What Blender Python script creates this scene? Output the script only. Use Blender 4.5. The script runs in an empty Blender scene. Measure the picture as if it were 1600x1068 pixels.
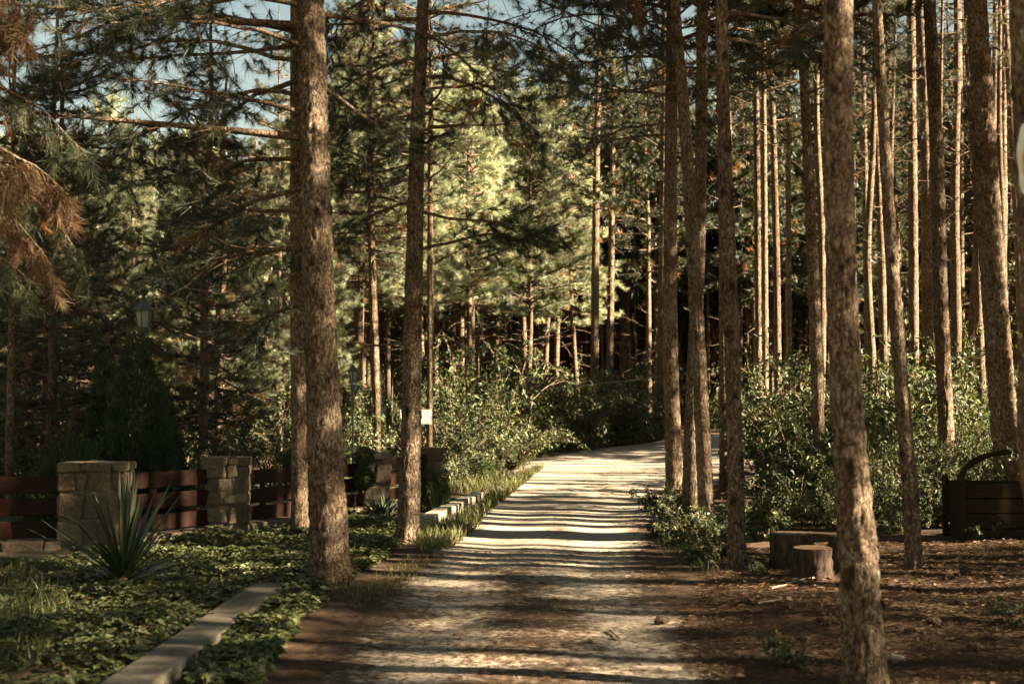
import bpy, bmesh, math, random
import numpy as np
from mathutils import Vector, Matrix

# ------------------------------------------------------------------ camera, sky, sun, exposure
scene = bpy.context.scene
COL = scene.collection
R = math.radians
CAM_H, FPX, CX, CY = 1.5, 2000.0, 800.0, 534.0
PITCH = math.atan2(86.0, FPX)
cam_data = bpy.data.cameras.new('camera')
cam = bpy.data.objects.new('camera', cam_data)
COL.objects.link(cam)
cam.location = (0, 0, CAM_H)
cam.rotation_euler = (R(90) + PITCH, 0, 0)
cam_data.sensor_width = 36.0
cam_data.lens = 45.0
cam_data.clip_start = 0.05
cam_data.clip_end = 3000.0
cam_data.dof.use_dof = True
cam_data.dof.focus_distance = 15.5
cam_data.dof.aperture_fstop = 2.8
scene.camera = cam

SUN_AZ, SUN_EL = 103.0, 27.0            # degrees clockwise from +Y (view direction), height
world = bpy.data.worlds.new('World')
scene.world = world
world.use_nodes = True
wn, wl = world.node_tree.nodes, world.node_tree.links
bg = wn['Background']
sky = wn.new('ShaderNodeTexSky')
sky.sky_type = 'NISHITA'
sky.sun_disc = False
sky.sun_elevation = R(SUN_EL)
sky.sun_rotation = R(SUN_AZ)
sky.air_density = 1.0
sky.dust_density = 0.0
sky.ozone_density = 1.0
wmul = wn.new('ShaderNodeMix')
wmul.data_type = 'RGBA'
wmul.blend_type = 'MULTIPLY'
wmul.inputs[0].default_value = 1.0
wmul.inputs[7].default_value = (0.50, 0.40, 0.265, 1)     # warm white balance of the photograph
wl.new(sky.outputs[0], wmul.inputs[6])
wl.new(wmul.outputs[2], bg.inputs[0])
bg.inputs[1].default_value = 0.05

sun_data = bpy.data.lights.new('sun', 'SUN')
sun_data.energy = 5.0
sun_data.angle = R(0.5)
sun_data.color = (1.0, 0.84, 0.62)
sun = bpy.data.objects.new('sun', sun_data)
COL.objects.link(sun)
SUN_DIR = Vector((math.sin(R(SUN_AZ)) * math.cos(R(SUN_EL)), math.cos(R(SUN_AZ)) * math.cos(R(SUN_EL)), math.sin(R(SUN_EL))))
sun.rotation_euler = SUN_DIR.to_track_quat('Z', 'Y').to_euler()
sun.location = (20, -5, 20)

scene.view_settings.view_transform = 'Standard'
scene.view_settings.look = 'None'
scene.view_settings.gamma = 1.0
scene.view_settings.exposure = 3.4
scene.render.engine = 'CYCLES'
scene.cycles.max_bounces = 5
scene.cycles.diffuse_bounces = 2
scene.cycles.glossy_bounces = 2
scene.cycles.transmission_bounces = 3
scene.cycles.transparent_max_bounces = 6
scene.cycles.caustics_reflective = False
scene.cycles.caustics_refractive = False

rnd = random.Random(7)
RNG = np.random.default_rng(11)

# ------------------------------------------------------------------ noise and mesh helpers
def _hash(ix, iy, iz, seed):
    h = (ix.astype(np.int64) * 374761393 + iy.astype(np.int64) * 668265263 + iz.astype(np.int64) * 2147483647 + seed * 974711) & 0xFFFFFFFF
    h = ((h ^ (h >> 13)) * 1274126177) & 0xFFFFFFFF
    h = (h ^ (h >> 16)) & 0xFFFFFF
    return h / float(0x7FFFFF) - 1.0

def vnoise(x, y, z=0.0, seed=0):
    x, y, z = np.broadcast_arrays(np.asarray(x, float), np.asarray(y, float), np.asarray(z, float))
    fx, fy, fz = np.floor(x), np.floor(y), np.floor(z)
    tx, ty, tz = x - fx, y - fy, z - fz
    tx, ty, tz = tx*tx*(3-2*tx), ty*ty*(3-2*ty), tz*tz*(3-2*tz)
    r = 0.0
    for a in (0, 1):
        for b in (0, 1):
            for c in (0, 1):
                w = (tx if a else 1-tx) * (ty if b else 1-ty) * (tz if c else 1-tz)
                r = r + w * _hash(fx+a, fy+b, fz+c, seed)
    return r

def fbm(x, y, z=0.0, seed=0, octv=3):
    s, a, f = 0.0, 1.0, 1.0
    for k in range(octv):
        s = s + a * vnoise(np.asarray(x)*f, np.asarray(y)*f, np.asarray(z)*f, seed + k*17)
        a *= 0.5; f *= 2.03
    return s / 1.75

def sstep(a, b, x):
    t = np.clip((np.asarray(x, float) - a) / (b - a), 0, 1)
    return t*t*(3-2*t)

def mesh_np(name, V, polys, mats, mat_idx=None, attrs=None, smooth=True):
    """V (n,3); polys: list of integer arrays (m,k), all k allowed; attrs {name: per-vertex floats}."""
    V = np.asarray(V, np.float32)
    polys = [np.asarray(p, np.int32) for p in polys if len(p)]
    loops = np.concatenate([p.ravel() for p in polys])
    tot = np.concatenate([np.full(len(p), p.shape[1], np.int32) for p in polys])
    me = bpy.data.meshes.new(name)
    me.vertices.add(len(V)); me.vertices.foreach_set('co', V.ravel())
    me.loops.add(len(loops)); me.loops.foreach_set('vertex_index', loops)
    me.polygons.add(len(tot))
    st = np.zeros(len(tot), np.int32); st[1:] = np.cumsum(tot)[:-1]
    me.polygons.foreach_set('loop_start', st)
    me.polygons.foreach_set('loop_total', tot)
    me.polygons.foreach_set('use_smooth', np.full(len(tot), bool(smooth)))
    if mat_idx is not None:
        me.polygons.foreach_set('material_index', np.asarray(mat_idx, np.int32))
    for m in (mats if isinstance(mats, (list, tuple)) else [mats]):
        me.materials.append(m)
    for k, a in (attrs or {}).items():
        at_ = me.attributes.new(k, 'FLOAT', 'POINT')
        at_.data.foreach_set('value', np.asarray(a, np.float32))
    me.update(calc_edges=True)
    return me

def link(name, me, parent=None, loc=(0, 0, 0), rz=0.0, sc=1.0):
    o = bpy.data.objects.new(name, me)
    COL.objects.link(o)
    o.location = loc
    o.rotation_euler = (0, 0, rz)
    o.scale = (sc, sc, sc) if not isinstance(sc, (tuple, list)) else sc
    if parent: o.parent = parent
    return o

def tag(o, label=None, cat=None, group=None, kind=None):
    if label: o['label'] = label
    if cat: o['category'] = cat
    if group: o['group'] = group
    if kind: o['kind'] = kind
    return o

def thing(name, label, cat, loc=(0, 0, 0), rz=0.0, group=None, sc=1.0):
    o = link(name, None, None, loc, rz, sc)
    return tag(o, label, cat, group)

def dup(root, loc, rz=0.0, sc=None, label=None, group=None):
    r = root.copy(); COL.objects.link(r)
    r.location = loc; r.rotation_euler = (0, 0, rz)
    if sc is not None: r.scale = (sc, sc, sc) if not isinstance(sc, (tuple, list)) else sc
    if label: r['label'] = label
    if group: r['group'] = group
    for ch in list(root.children):
        c = ch.copy(); COL.objects.link(c); c.parent = r
        for g in list(ch.children):
            d = g.copy(); COL.objects.link(d); d.parent = c
    return r

class Geo:
    """collects tubes (wood), needle tufts and leaves; turns them into one mesh."""
    def __init__(self):
        self.V, self.P, self.M, self.A, self.n = [], [], [], [], 0
        self.tp, self.td, self.tv, self.ts = [], [], [], []
    def add(self, V, F, mat=0, var=0.5):
        V = np.asarray(V, float); F = np.asarray(F, np.int64)
        self.V.append(V); self.P.append(F + self.n); self.M.append(np.full(len(F), mat))
        self.A.append(np.full(len(V), var) if np.isscalar(var) else np.asarray(var, float))
        self.n += len(V)
    def tube(self, pts, rad, k=5, mat=0, var=0.5, cap=True):
        pts = np.asarray(pts, float); rad = np.asarray(rad, float); n = len(pts)
        t = np.gradient(pts, axis=0); t /= np.linalg.norm(t, axis=1)[:, None] + 1e-9
        ref = np.array([0.0, 0, 1]) if abs(t[0, 2]) < 0.85 else np.array([1.0, 0, 0])
        u = np.cross(t, ref); u /= np.linalg.norm(u, axis=1)[:, None] + 1e-9
        v = np.cross(t, u)
        a = np.arange(k) * 2*np.pi/k
        V = pts[:, None, :] + rad[:, None, None] * (np.cos(a)[None, :, None]*u[:, None, :] + np.sin(a)[None, :, None]*v[:, None, :])
        i = np.arange(n-1)[:, None]*k; j = np.arange(k)[None, :]; j2 = (j+1) % k
        F = np.stack([i+j, i+j2, i+k+j2, i+k+j], -1).reshape(-1, 4)
        self.add(V.reshape(-1, 3), F, mat, var)
        if cap:
            e = (n-1)*k; c = V[-1].mean(0)
            self.add(np.vstack([V[-1], c[None]]), np.array([[q, (q+1) % k, k] for q in range(k)]), mat, var)
    def tuft(self, p, d, size=1.0, var=0.5):
        self.tp.append(p); self.td.append(d); self.ts.append(size); self.tv.append(var)
    def grow_tufts(self, rng, K=22, L=0.14, w=0.008, mat=1, spread=(12, 80)):
        if not self.tp: return
        P = np.asarray(self.tp); D = np.asarray(self.td); S = np.asarray(self.ts); A = np.asarray(self.tv)
        D = D / (np.linalg.norm(D, axis=1)[:, None] + 1e-9)
        M = len(P)
        ref = np.where(np.abs(D[:, 2:3]) < 0.9, np.array([[0, 0, 1.0]]), np.array([[1.0, 0, 0]]))
        U = np.cross(D, ref); U /= np.linalg.norm(U, axis=1)[:, None] + 1e-9
        W = np.cross(D, U)
        th = np.radians(rng.uniform(spread[0], spread[1], (M, K)))
        ph = rng.uniform(0, 2*np.pi, (M, K))
        n = (np.cos(th)[..., None]*D[:, None] + np.sin(th)[..., None]*(np.cos(ph)[..., None]*U[:, None] + np.sin(ph)[..., None]*W[:, None]))
        base = P[:, None] + D[:, None]*(rng.uniform(-0.6, 0.25, (M, K))*L)[..., None]*S[:, None, None]
        ln = L*rng.uniform(0.65, 1.15, (M, K))*S[:, None]
        tip = base + n*ln[..., None]
        sd = np.cross(n, rng.normal(size=(M, K, 3))); sd /= np.linalg.norm(sd, axis=-1)[..., None] + 1e-9
        ww = w*S[:, None, None]
        V = np.stack([base - sd*ww/2, base + sd*ww/2, tip], 2).reshape(-1, 3)
        F = np.arange(M*K*3).reshape(-1, 3)
        self.add(V, F, mat, np.repeat(A, K*3))
        self.tp, self.td, self.tv, self.ts = [], [], [], []
    def leaves(self, P, D, N, L, W, var, mat=1, fold=0.15):
        P, D, N = np.asarray(P, float), np.asarray(D, float), np.asarray(N, float)
        D = D / (np.linalg.norm(D, axis=1)[:, None] + 1e-9)
        S = np.cross(D, N); S /= np.linalg.norm(S, axis=1)[:, None] + 1e-9
        N = np.cross(S, D)
        L = np.broadcast_to(L, (len(P),))[:, None]; W = np.broadcast_to(W, (len(P),))[:, None]
        mid = P + D*L*0.45
        V = np.stack([P, mid - S*W/2 + N*W*fold, mid + S*W/2 + N*W*fold, P + D*L - N*L*0.10], 1).reshape(-1, 3)
        b = np.arange(len(P))[:, None]*4
        F = np.concatenate([b + np.array([[0, 1, 3]]), b + np.array([[0, 3, 2]])])
        self.add(V, F, mat, np.repeat(np.broadcast_to(var, (len(P),)), 4))
    def mesh(self, name, mats, smooth=True):
        tri = [p for p in self.P if p.shape[1] == 3]; quad = [p for p in self.P if p.shape[1] == 4]
        mi = [m for p, m in zip(self.P, self.M) if p.shape[1] == 3] + [m for p, m in zip(self.P, self.M) if p.shape[1] == 4]
        return mesh_np(name, np.vstack(self.V), ([np.vstack(tri)] if tri else []) + ([np.vstack(quad)] if quad else []),
                       mats, np.concatenate(mi), {'var': np.concatenate(self.A)}, smooth)

# ------------------------------------------------------------------ ground shape, pixel rays
def H(x, y):
    x = np.asarray(x, float); y = np.asarray(y, float)
    z = 0.13*np.maximum(0, y-52)*sstep(50, 72, y)
    z = np.minimum(z, 12.0 + 0.004*np.maximum(0, y-150))
    z = z + 0.035*np.maximum(0, x-2.6)*sstep(2.6, 6, x)*(1-sstep(30, 60, x))
    return z

def ray(px, py):
    u, v = (px-CX)/FPX, (CY-py)/FPX
    return u, math.cos(PITCH) - v*math.sin(PITCH), math.sin(PITCH) + v*math.cos(PITCH)

def P(px, py, Y):                                   # point of a pixel ray at distance Y
    d = ray(px, py); t = Y/d[1]
    return Vector((d[0]*t, Y, CAM_H + d[2]*t))

def G(px, py):                                      # where a pixel ray meets the ground
    d = ray(px, py); lo, hi = 1.0, 400.0
    t = lo
    while t < hi:
        if CAM_H + d[2]*t < float(H(d[0]*t, d[1]*t)): break
        t *= 1.01
    return Vector((d[0]*t, d[1]*t, float(H(d[0]*t, d[1]*t))))

def onground(x, y, dz=0.0): return (x, y, float(H(x, y)) + dz)

# ------------------------------------------------------------------ materials
def mat(name, rough=0.8, spec=0.3):
    m = bpy.data.materials.new(name); m.use_nodes = True
    nt = m.node_tree; b = nt.nodes['Principled BSDF']
    b.inputs['Roughness'].default_value = rough
    b.inputs['Specular IOR Level'].default_value = spec
    return m, nt, b
def N(nt, t, **kw):
    n = nt.nodes.new(t)
    for k, v in kw.items(): setattr(n, k, v)
    return n
def ramp(nt, stops, src=None):
    r = N(nt, 'ShaderNodeValToRGB'); e = r.color_ramp.elements
    while len(e) < len(stops): e.new(0.5)
    for q, (p_, c) in zip(e, stops): q.position = p_; q.color = (*c, 1)
    if src is not None: nt.links.new(src, r.inputs[0])
    return r
def noise_tex(nt, scale, detail=4, rough=0.55, vec=None):
    n = N(nt, 'ShaderNodeTexNoise'); n.inputs['Scale'].default_value = scale
    n.inputs['Detail'].default_value = detail; n.inputs['Roughness'].default_value = rough
    if vec is not None: nt.links.new(vec, n.inputs['Vector'])
    return n
def mixc(nt, a, b, fac, mode='MIX'):
    m = N(nt, 'ShaderNodeMix', data_type='RGBA', blend_type=mode)
    for s, v in ((0, fac), (6, a), (7, b)):
        if isinstance(v, (int, float)): m.inputs[s].default_value = v
        elif isinstance(v, tuple): m.inputs[s].default_value = (*v, 1)
        else: nt.links.new(v, m.inputs[s])
    return m.outputs[2]
def bump(nt, b, h, strength, dist):
    n = N(nt, 'ShaderNodeBump'); n.inputs['Strength'].default_value = strength; n.inputs['Distance'].default_value = dist
    nt.links.new(h, n.inputs['Height']); nt.links.new(n.outputs[0], b.inputs['Normal'])
def mathn(nt, op, a, b=None):
    n = N(nt, 'ShaderNodeMath', operation=op)
    for i, v in enumerate((a, b)):
        if v is None: continue
        if isinstance(v, (int, float)): n.inputs[i].default_value = v
        else: nt.links.new(v, n.inputs[i])
    return n.outputs[0]

def bark_material():
    m, nt, b = mat('pine_bark', 0.9, 0.15)
    tc = N(nt, 'ShaderNodeTexCoord'); oi = N(nt, 'ShaderNodeObjectInfo')
    add = N(nt, 'ShaderNodeVectorMath', operation='ADD')
    mp = N(nt, 'ShaderNodeMapping'); mp.inputs['Scale'].default_value = (1, 1, 0.45)
    sc_ = N(nt, 'ShaderNodeVectorMath', operation='SCALE'); sc_.inputs['Scale'].default_value = 31.0
    cmb = N(nt, 'ShaderNodeCombineXYZ'); nt.links.new(oi.outputs['Random'], cmb.inputs[0]); nt.links.new(oi.outputs['Random'], cmb.inputs[2])
    nt.links.new(cmb.outputs[0], sc_.inputs[0])
    nt.links.new(tc.outputs['Object'], add.inputs[0]); nt.links.new(sc_.outputs[0], add.inputs[1])
    nt.links.new(add.outputs[0], mp.inputs[0])
    n1 = noise_tex(nt, 46, 6, 0.66, mp.outputs[0]); n1.inputs['Distortion'].default_value = 0.6
    fine = noise_tex(nt, 95, 4, 0.7, mp.outputs[0])
    big = noise_tex(nt, 2.6, 4, 0.6, add.outputs[0])
    h = mathn(nt, 'ADD', mathn(nt, 'MULTIPLY', n1.outputs[0], 0.72), mathn(nt, 'MULTIPLY', fine.outputs[0], 0.28))
    plate = ramp(nt, [(0.34, (0.028, 0.017, 0.010)), (0.44, (0.120, 0.081, 0.052)), (0.54, (0.25, 0.188, 0.130)), (0.68, (0.45, 0.37, 0.28))], h)
    wob = N(nt, 'ShaderNodeVectorMath', operation='SCALE'); wob.inputs['Scale'].default_value = 0.10
    nt.links.new(noise_tex(nt, 22, 3, 0.6, mp.outputs[0]).outputs['Color'], wob.inputs[0])
    pos = N(nt, 'ShaderNodeVectorMath', operation='ADD'); nt.links.new(mp.outputs[0], pos.inputs[0]); nt.links.new(wob.outputs[0], pos.inputs[1])
    vo = N(nt, 'ShaderNodeTexVoronoi', feature='DISTANCE_TO_EDGE'); vo.inputs['Scale'].default_value = 24; nt.links.new(pos.outputs[0], vo.inputs['Vector'])
    fis = ramp(nt, [(0.0, (0.22, 0.20, 0.18)), (0.055, (0.75, 0.74, 0.73)), (0.14, (1, 1, 1))], vo.outputs['Distance'])
    tone = ramp(nt, [(0.32, (0.62, 0.53, 0.46)), (0.5, (0.95, 0.88, 0.80)), (0.68, (1.2, 1.2, 1.15))], big.outputs[0])
    orr = N(nt, 'ShaderNodeMapRange'); orr.inputs[3].default_value = 0.78; orr.inputs[4].default_value = 1.15
    nt.links.new(oi.outputs['Random'], orr.inputs[0])
    v = N(nt, 'ShaderNodeVectorMath', operation='SCALE'); nt.links.new(tone.outputs[0], v.inputs[0]); nt.links.new(orr.outputs[0], v.inputs['Scale'])
    kn = N(nt, 'ShaderNodeAttribute', attribute_name='scar')
    c = mixc(nt, mixc(nt, plate.outputs[0], v.outputs[0], 1.0, 'MULTIPLY'), fis.outputs[0], 0.8, 'MULTIPLY')
    nt.links.new(mixc(nt, c, (0.030, 0.018, 0.011), kn.outputs['Fac']), b.inputs['Base Color'])
    bump(nt, b, mathn(nt, 'ADD', h, mathn(nt, 'MULTIPLY', fis.outputs[0], 0.35)), 1.0, 0.04)
    return m

def foliage_material(name, stops, transl=0.3, rough=0.55, spec=0.35, tcol=None, shade=(0.75, 1.2)):
    """colour of each leaf or needle bunch from its own 'var' value; thin, so some light comes through."""
    m, nt, b = mat(name, rough, spec)
    at_ = N(nt, 'ShaderNodeAttribute', attribute_name='var')
    r = ramp(nt, stops, at_.outputs['Fac'])
    oi = N(nt, 'ShaderNodeObjectInfo')
    mr = N(nt, 'ShaderNodeMapRange'); mr.inputs[3].default_value = shade[0]; mr.inputs[4].default_value = shade[1]
    nt.links.new(oi.outputs['Random'], mr.inputs[0])
    c = N(nt, 'ShaderNodeVectorMath', operation='SCALE'); nt.links.new(r.outputs[0], c.inputs[0]); nt.links.new(mr.outputs[0], c.inputs['Scale'])
    nt.links.new(c.outputs[0], b.inputs['Base Color'])
    if transl > 0:
        t = N(nt, 'ShaderNodeBsdfTranslucent'); mx = N(nt, 'ShaderNodeMixShader'); mx.inputs[0].default_value = transl
        tc_ = mixc(nt, c.outputs[0], tcol or (1.15, 1.1, 0.6), 1.0, 'MULTIPLY')
        nt.links.new(tc_, t.inputs[0])
        nt.links.new(b.outputs[0], mx.inputs[1]); nt.links.new(t.outputs[0], mx.inputs[2])
        nt.links.new(mx.outputs[0], nt.nodes['Material Output'].inputs[0])
    return m

M = {}
M['bark'] = bark_material()
M['needle'] = foliage_material('pine_needles', [(0.0, (0.016, 0.021, 0.010)), (0.4, (0.043, 0.050, 0.022)), (0.75, (0.092, 0.096, 0.044)), (0.87, (0.19, 0.17, 0.08)), (0.89, (0.20, 0.085, 0.03)), (1.0, (0.26, 0.12, 0.045))], 0.22, 0.5, 0.4)
M['needle_sunlit'] = foliage_material('sunlit_pine_needles', [(0.0, (0.08, 0.088, 0.045)), (0.5, (0.265, 0.295, 0.175)), (0.93, (0.44, 0.45, 0.29)), (0.95, (0.20, 0.10, 0.04)), (1.0, (0.26, 0.14, 0.06))], 0.25, 0.45, 0.45)  # lit copy of the pine needles, sunlight put into the paler colour
M['needle_dead'] = foliage_material('dead_pine_needles', [(0.0, (0.05, 0.027, 0.013)), (0.6, (0.13, 0.073, 0.035)), (1.0, (0.30, 0.195, 0.105))], 0.3, 0.55, 0.3, (1.2, 0.9, 0.6))
M['leaf'] = foliage_material('shrub_leaves', [(0.0, (0.018, 0.027, 0.011)), (0.5, (0.066, 0.083, 0.031)), (0.9, (0.150, 0.160, 0.064)), (1.0, (0.27, 0.265, 0.125))], 0.16, 0.55, 0.3)
M['cover'] = foliage_material('ground_cover_leaves', [(0.0, (0.032, 0.044, 0.013)), (0.55, (0.115, 0.122, 0.048)), (0.9, (0.20, 0.195, 0.08)), (1.0, (0.26, 0.24, 0.10))], 0.25, 0.5, 0.35)
M['grass'] = foliage_material('grass_blades', [(0.0, (0.05, 0.062, 0.02)), (0.6, (0.115, 0.12, 0.045)), (1.0, (0.25, 0.21, 0.10))], 0.3, 0.5, 0.3)
M['thuja'] = foliage_material('cypress_sprays', [(0.0, (0.022, 0.034, 0.014)), (0.7, (0.062, 0.085, 0.033)), (1.0, (0.12, 0.135, 0.055))], 0.15, 0.6, 0.3)
M['juniper'] = foliage_material('juniper_sprays', [(0.0, (0.035, 0.055, 0.018)), (0.7, (0.085, 0.105, 0.032)), (1.0, (0.14, 0.15, 0.05))], 0.2, 0.6, 0.3)
M['yucca'] = foliage_material('yucca_blades', [(0.0, (0.016, 0.026, 0.014)), (0.6, (0.036, 0.050, 0.024)), (1.0, (0.09, 0.09, 0.04))], 0.08, 0.5, 0.35)
M['red_leaf'] = foliage_material('red_flower_petals', [(0.0, (0.30, 0.015, 0.01)), (1.0, (0.5, 0.05, 0.03))], 0.25, 0.5, 0.3, (1, 0.5, 0.5))
M['litter'] = foliage_material('fallen_needles', [(0.0, (0.065, 0.034, 0.018)), (0.6, (0.13, 0.072, 0.034)), (1.0, (0.235, 0.145, 0.072))], 0.0, 0.8, 0.2)
M['twig'] = foliage_material('dry_twigs', [(0.0, (0.10, 0.07, 0.05)), (1.0, (0.26, 0.20, 0.14))], 0.0, 0.85, 0.2)

def ground_material(name, is_road):
    m, nt, b = mat(name, 0.95, 0.15)
    geo = N(nt, 'ShaderNodeNewGeometry'); pos = geo.outputs['Position']
    n1 = noise_tex(nt, 1.3, 5, 0.6, pos); n2 = noise_tex(nt, 14, 5, 0.7, pos); n3 = noise_tex(nt, 85, 3, 0.7, pos)
    lit = ramp(nt, [(0.25, (0.028, 0.017, 0.010)), (0.5, (0.075, 0.046, 0.026)), (0.75, (0.16, 0.107, 0.062))], mathn(nt, 'ADD', mathn(nt, 'MULTIPLY', n2.outputs[0], 0.55), mathn(nt, 'MULTIPLY', n3.outputs[0], 0.45)))
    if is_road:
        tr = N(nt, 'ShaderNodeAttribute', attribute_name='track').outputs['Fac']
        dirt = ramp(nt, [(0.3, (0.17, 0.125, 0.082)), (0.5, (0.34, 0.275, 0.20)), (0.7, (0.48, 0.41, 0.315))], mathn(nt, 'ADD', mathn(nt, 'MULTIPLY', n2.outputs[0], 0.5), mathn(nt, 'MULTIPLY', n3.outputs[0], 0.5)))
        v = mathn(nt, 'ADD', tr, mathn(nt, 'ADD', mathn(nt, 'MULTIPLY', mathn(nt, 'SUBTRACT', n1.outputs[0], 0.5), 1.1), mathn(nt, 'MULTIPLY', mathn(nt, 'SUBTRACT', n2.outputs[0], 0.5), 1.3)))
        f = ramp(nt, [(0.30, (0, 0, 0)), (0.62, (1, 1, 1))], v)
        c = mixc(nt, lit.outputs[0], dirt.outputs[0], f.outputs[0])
    else:
        gr = N(nt, 'ShaderNodeAttribute', attribute_name='green').outputs['Fac']
        soil = ramp(nt, [(0.3, (0.024, 0.022, 0.011)), (0.7, (0.07, 0.06, 0.03))], n2.outputs[0])
        v = mathn(nt, 'ADD', gr, mathn(nt, 'MULTIPLY', mathn(nt, 'SUBTRACT', n1.outputs[0], 0.5), 0.8))
        f = ramp(nt, [(0.35, (0, 0, 0)), (0.65, (1, 1, 1))], v)
        c = mixc(nt, lit.outputs[0], soil.outputs[0], f.outputs[0])
    nt.links.new(c, b.inputs['Base Color'])
    bump(nt, b, mathn(nt, 'ADD', n2.outputs[0], mathn(nt, 'MULTIPLY', n3.outputs[0], 0.5)), 0.8, 0.03)
    return m
M['ground'] = ground_material('forest_floor', False)
M['road'] = ground_material('dirt_track', True)

def plain(name, stops, scale=12, rough=0.8, spec=0.3, bstr=0.4, bdist=0.01, stretch=(1, 1, 1), metal=0.0, detail=5):
    m, nt, b = mat(name, rough, spec)
    tc = N(nt, 'ShaderNodeTexCoord'); mp = N(nt, 'ShaderNodeMapping'); mp.inputs['Scale'].default_value = stretch
    nt.links.new(tc.outputs['Object'], mp.inputs[0])
    n = noise_tex(nt, scale, detail, 0.62, mp.outputs[0])
    r = ramp(nt, stops, n.outputs[0]); nt.links.new(r.outputs[0], b.inputs['Base Color'])
    b.inputs['Metallic'].default_value = metal
    if bstr: bump(nt, b, n.outputs[0], bstr, bdist)
    return m
def var_stone():
    m, nt, b = mat('field_stone', 0.88, 0.25)
    at_ = N(nt, 'ShaderNodeAttribute', attribute_name='var')
    tc = N(nt, 'ShaderNodeTexCoord'); n = noise_tex(nt, 26, 6, 0.65, tc.outputs['Object'])
    r = ramp(nt, [(0.0, (0.070, 0.050, 0.031)), (0.5, (0.125, 0.095, 0.062)), (1.0, (0.20, 0.162, 0.112))], at_.outputs['Fac'])
    f = ramp(nt, [(0.3, (0.55, 0.53, 0.48)), (0.7, (1.15, 1.12, 1.05))], n.outputs[0])
    nt.links.new(mixc(nt, r.outputs[0], f.outputs[0], 1.0, 'MULTIPLY'), b.inputs['Base Color'])
    bump(nt, b, n.outputs[0], 0.8, 0.02)
    return m
M['stone'] = var_stone()
M['mortar'] = plain('mortar', [(0.3, (0.07, 0.052, 0.035)), (0.7, (0.13, 0.102, 0.07))], 30, 0.95, 0.1, 0.7, 0.01)
M['concrete'] = plain('concrete', [(0.25, (0.055, 0.045, 0.030)), (0.5, (0.12, 0.10, 0.070)), (0.75, (0.20, 0.17, 0.125))], 6, 0.9, 0.2, 0.5, 0.008)
M['kerb'] = plain('pale_kerb_stone', [(0.25, (0.12, 0.10, 0.07)), (0.5, (0.25, 0.215, 0.155)), (0.8, (0.36, 0.32, 0.25))], 12, 0.85, 0.25, 0.5, 0.008)
M['board'] = plain('red_brown_stain', [(0.25, (0.010, 0.0035, 0.002)), (0.55, (0.022, 0.0075, 0.004)), (0.8, (0.042, 0.014, 0.0075))], 9, 0.55, 0.12, 0.25, 0.004, (1, 8, 8))
M['iron'] = plain('dark_green_iron', [(0.3, (0.040, 0.047, 0.038)), (0.7, (0.085, 0.097, 0.078))], 20, 0.5, 0.4, 0.2, 0.003)
M['cut_wood'] = plain('sawn_wood', [(0.3, (0.13, 0.085, 0.048)), (0.6, (0.24, 0.165, 0.10)), (0.8, (0.33, 0.25, 0.16))], 8, 0.8, 0.2, 0.4, 0.006)
M['old_wood'] = plain('weathered_planks', [(0.25, (0.012, 0.0075, 0.0045)), (0.55, (0.030, 0.019, 0.011)), (0.8, (0.058, 0.038, 0.023))], 10, 0.9, 0.08, 0.5, 0.008, (0.6, 6, 6))
def sawn_material():
    m, nt, b = mat('sawn_stump_face', 0.85, 0.15)
    tc = N(nt, 'ShaderNodeTexCoord')
    w_ = N(nt, 'ShaderNodeTexWave', wave_type='RINGS', rings_direction='Z'); w_.inputs['Scale'].default_value = 16; w_.inputs['Distortion'].default_value = 2.0; w_.inputs['Detail'].default_value = 3
    nt.links.new(tc.outputs['Object'], w_.inputs['Vector'])
    n = noise_tex(nt, 9, 5, 0.65, tc.outputs['Object'])
    r = ramp(nt, [(0.0, (0.10, 0.065, 0.036)), (0.6, (0.21, 0.145, 0.085)), (1.0, (0.27, 0.195, 0.12))], w_.outputs['Fac'])
    d = ramp(nt, [(0.35, (0.45, 0.40, 0.36)), (0.65, (1.1, 1.05, 1.0))], n.outputs[0])
    nt.links.new(mixc(nt, r.outputs[0], d.outputs[0], 1.0, 'MULTIPLY'), b.inputs['Base Color'])
    bump(nt, b, n.outputs[0], 0.5, 0.006)
    return m
M['cut_wood'] = sawn_material()
M['stump_bark'] = plain('stump_bark', [(0.3, (0.016, 0.010, 0.007)), (0.55, (0.055, 0.036, 0.024)), (0.75, (0.12, 0.085, 0.058))], 26, 0.95, 0.1, 0.9, 0.02, (1, 1, 0.25))
M['white'] = plain('white_panel', [(0.3, (0.33, 0.31, 0.27)), (0.7, (0.43, 0.41, 0.36))], 6, 0.6, 0.3, 0.05, 0.002)
M['orange'] = plain('orange_paint', [(0.3, (0.50, 0.17, 0.03)), (0.7, (0.66, 0.26, 0.05))], 16, 0.7, 0.3, 0.3, 0.004)
M['pale_paint'] = plain('pale_paint', [(0.3, (0.48, 0.50, 0.46)), (0.7, (0.68, 0.70, 0.64))], 16, 0.7, 0.3, 0.3, 0.004)
M['rock'] = plain('pale_rock', [(0.25, (0.14, 0.115, 0.085)), (0.5, (0.24, 0.205, 0.155)), (0.8, (0.34, 0.30, 0.235))], 9, 0.9, 0.2, 0.7, 0.02)
M['cone'] = plain('pine_cone', [(0.3, (0.035, 0.02, 0.012)), (0.7, (0.10, 0.06, 0.035))], 60, 0.85, 0.2, 0.6, 0.01)
M['cable'] = plain('cable', [(0.3, (0.10, 0.09, 0.08)), (0.7, (0.18, 0.165, 0.145))], 5, 0.6, 0.3, 0, 0)
gm, gnt, gb = mat('lantern_glass', 0.25, 0.5)
gb.inputs['Base Color'].default_value = (0.55, 0.62, 0.52, 1)
gb.inputs['Transmission Weight'].default_value = 0.55
gb.inputs['IOR'].default_value = 1.15
M['glass'] = gm

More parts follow.
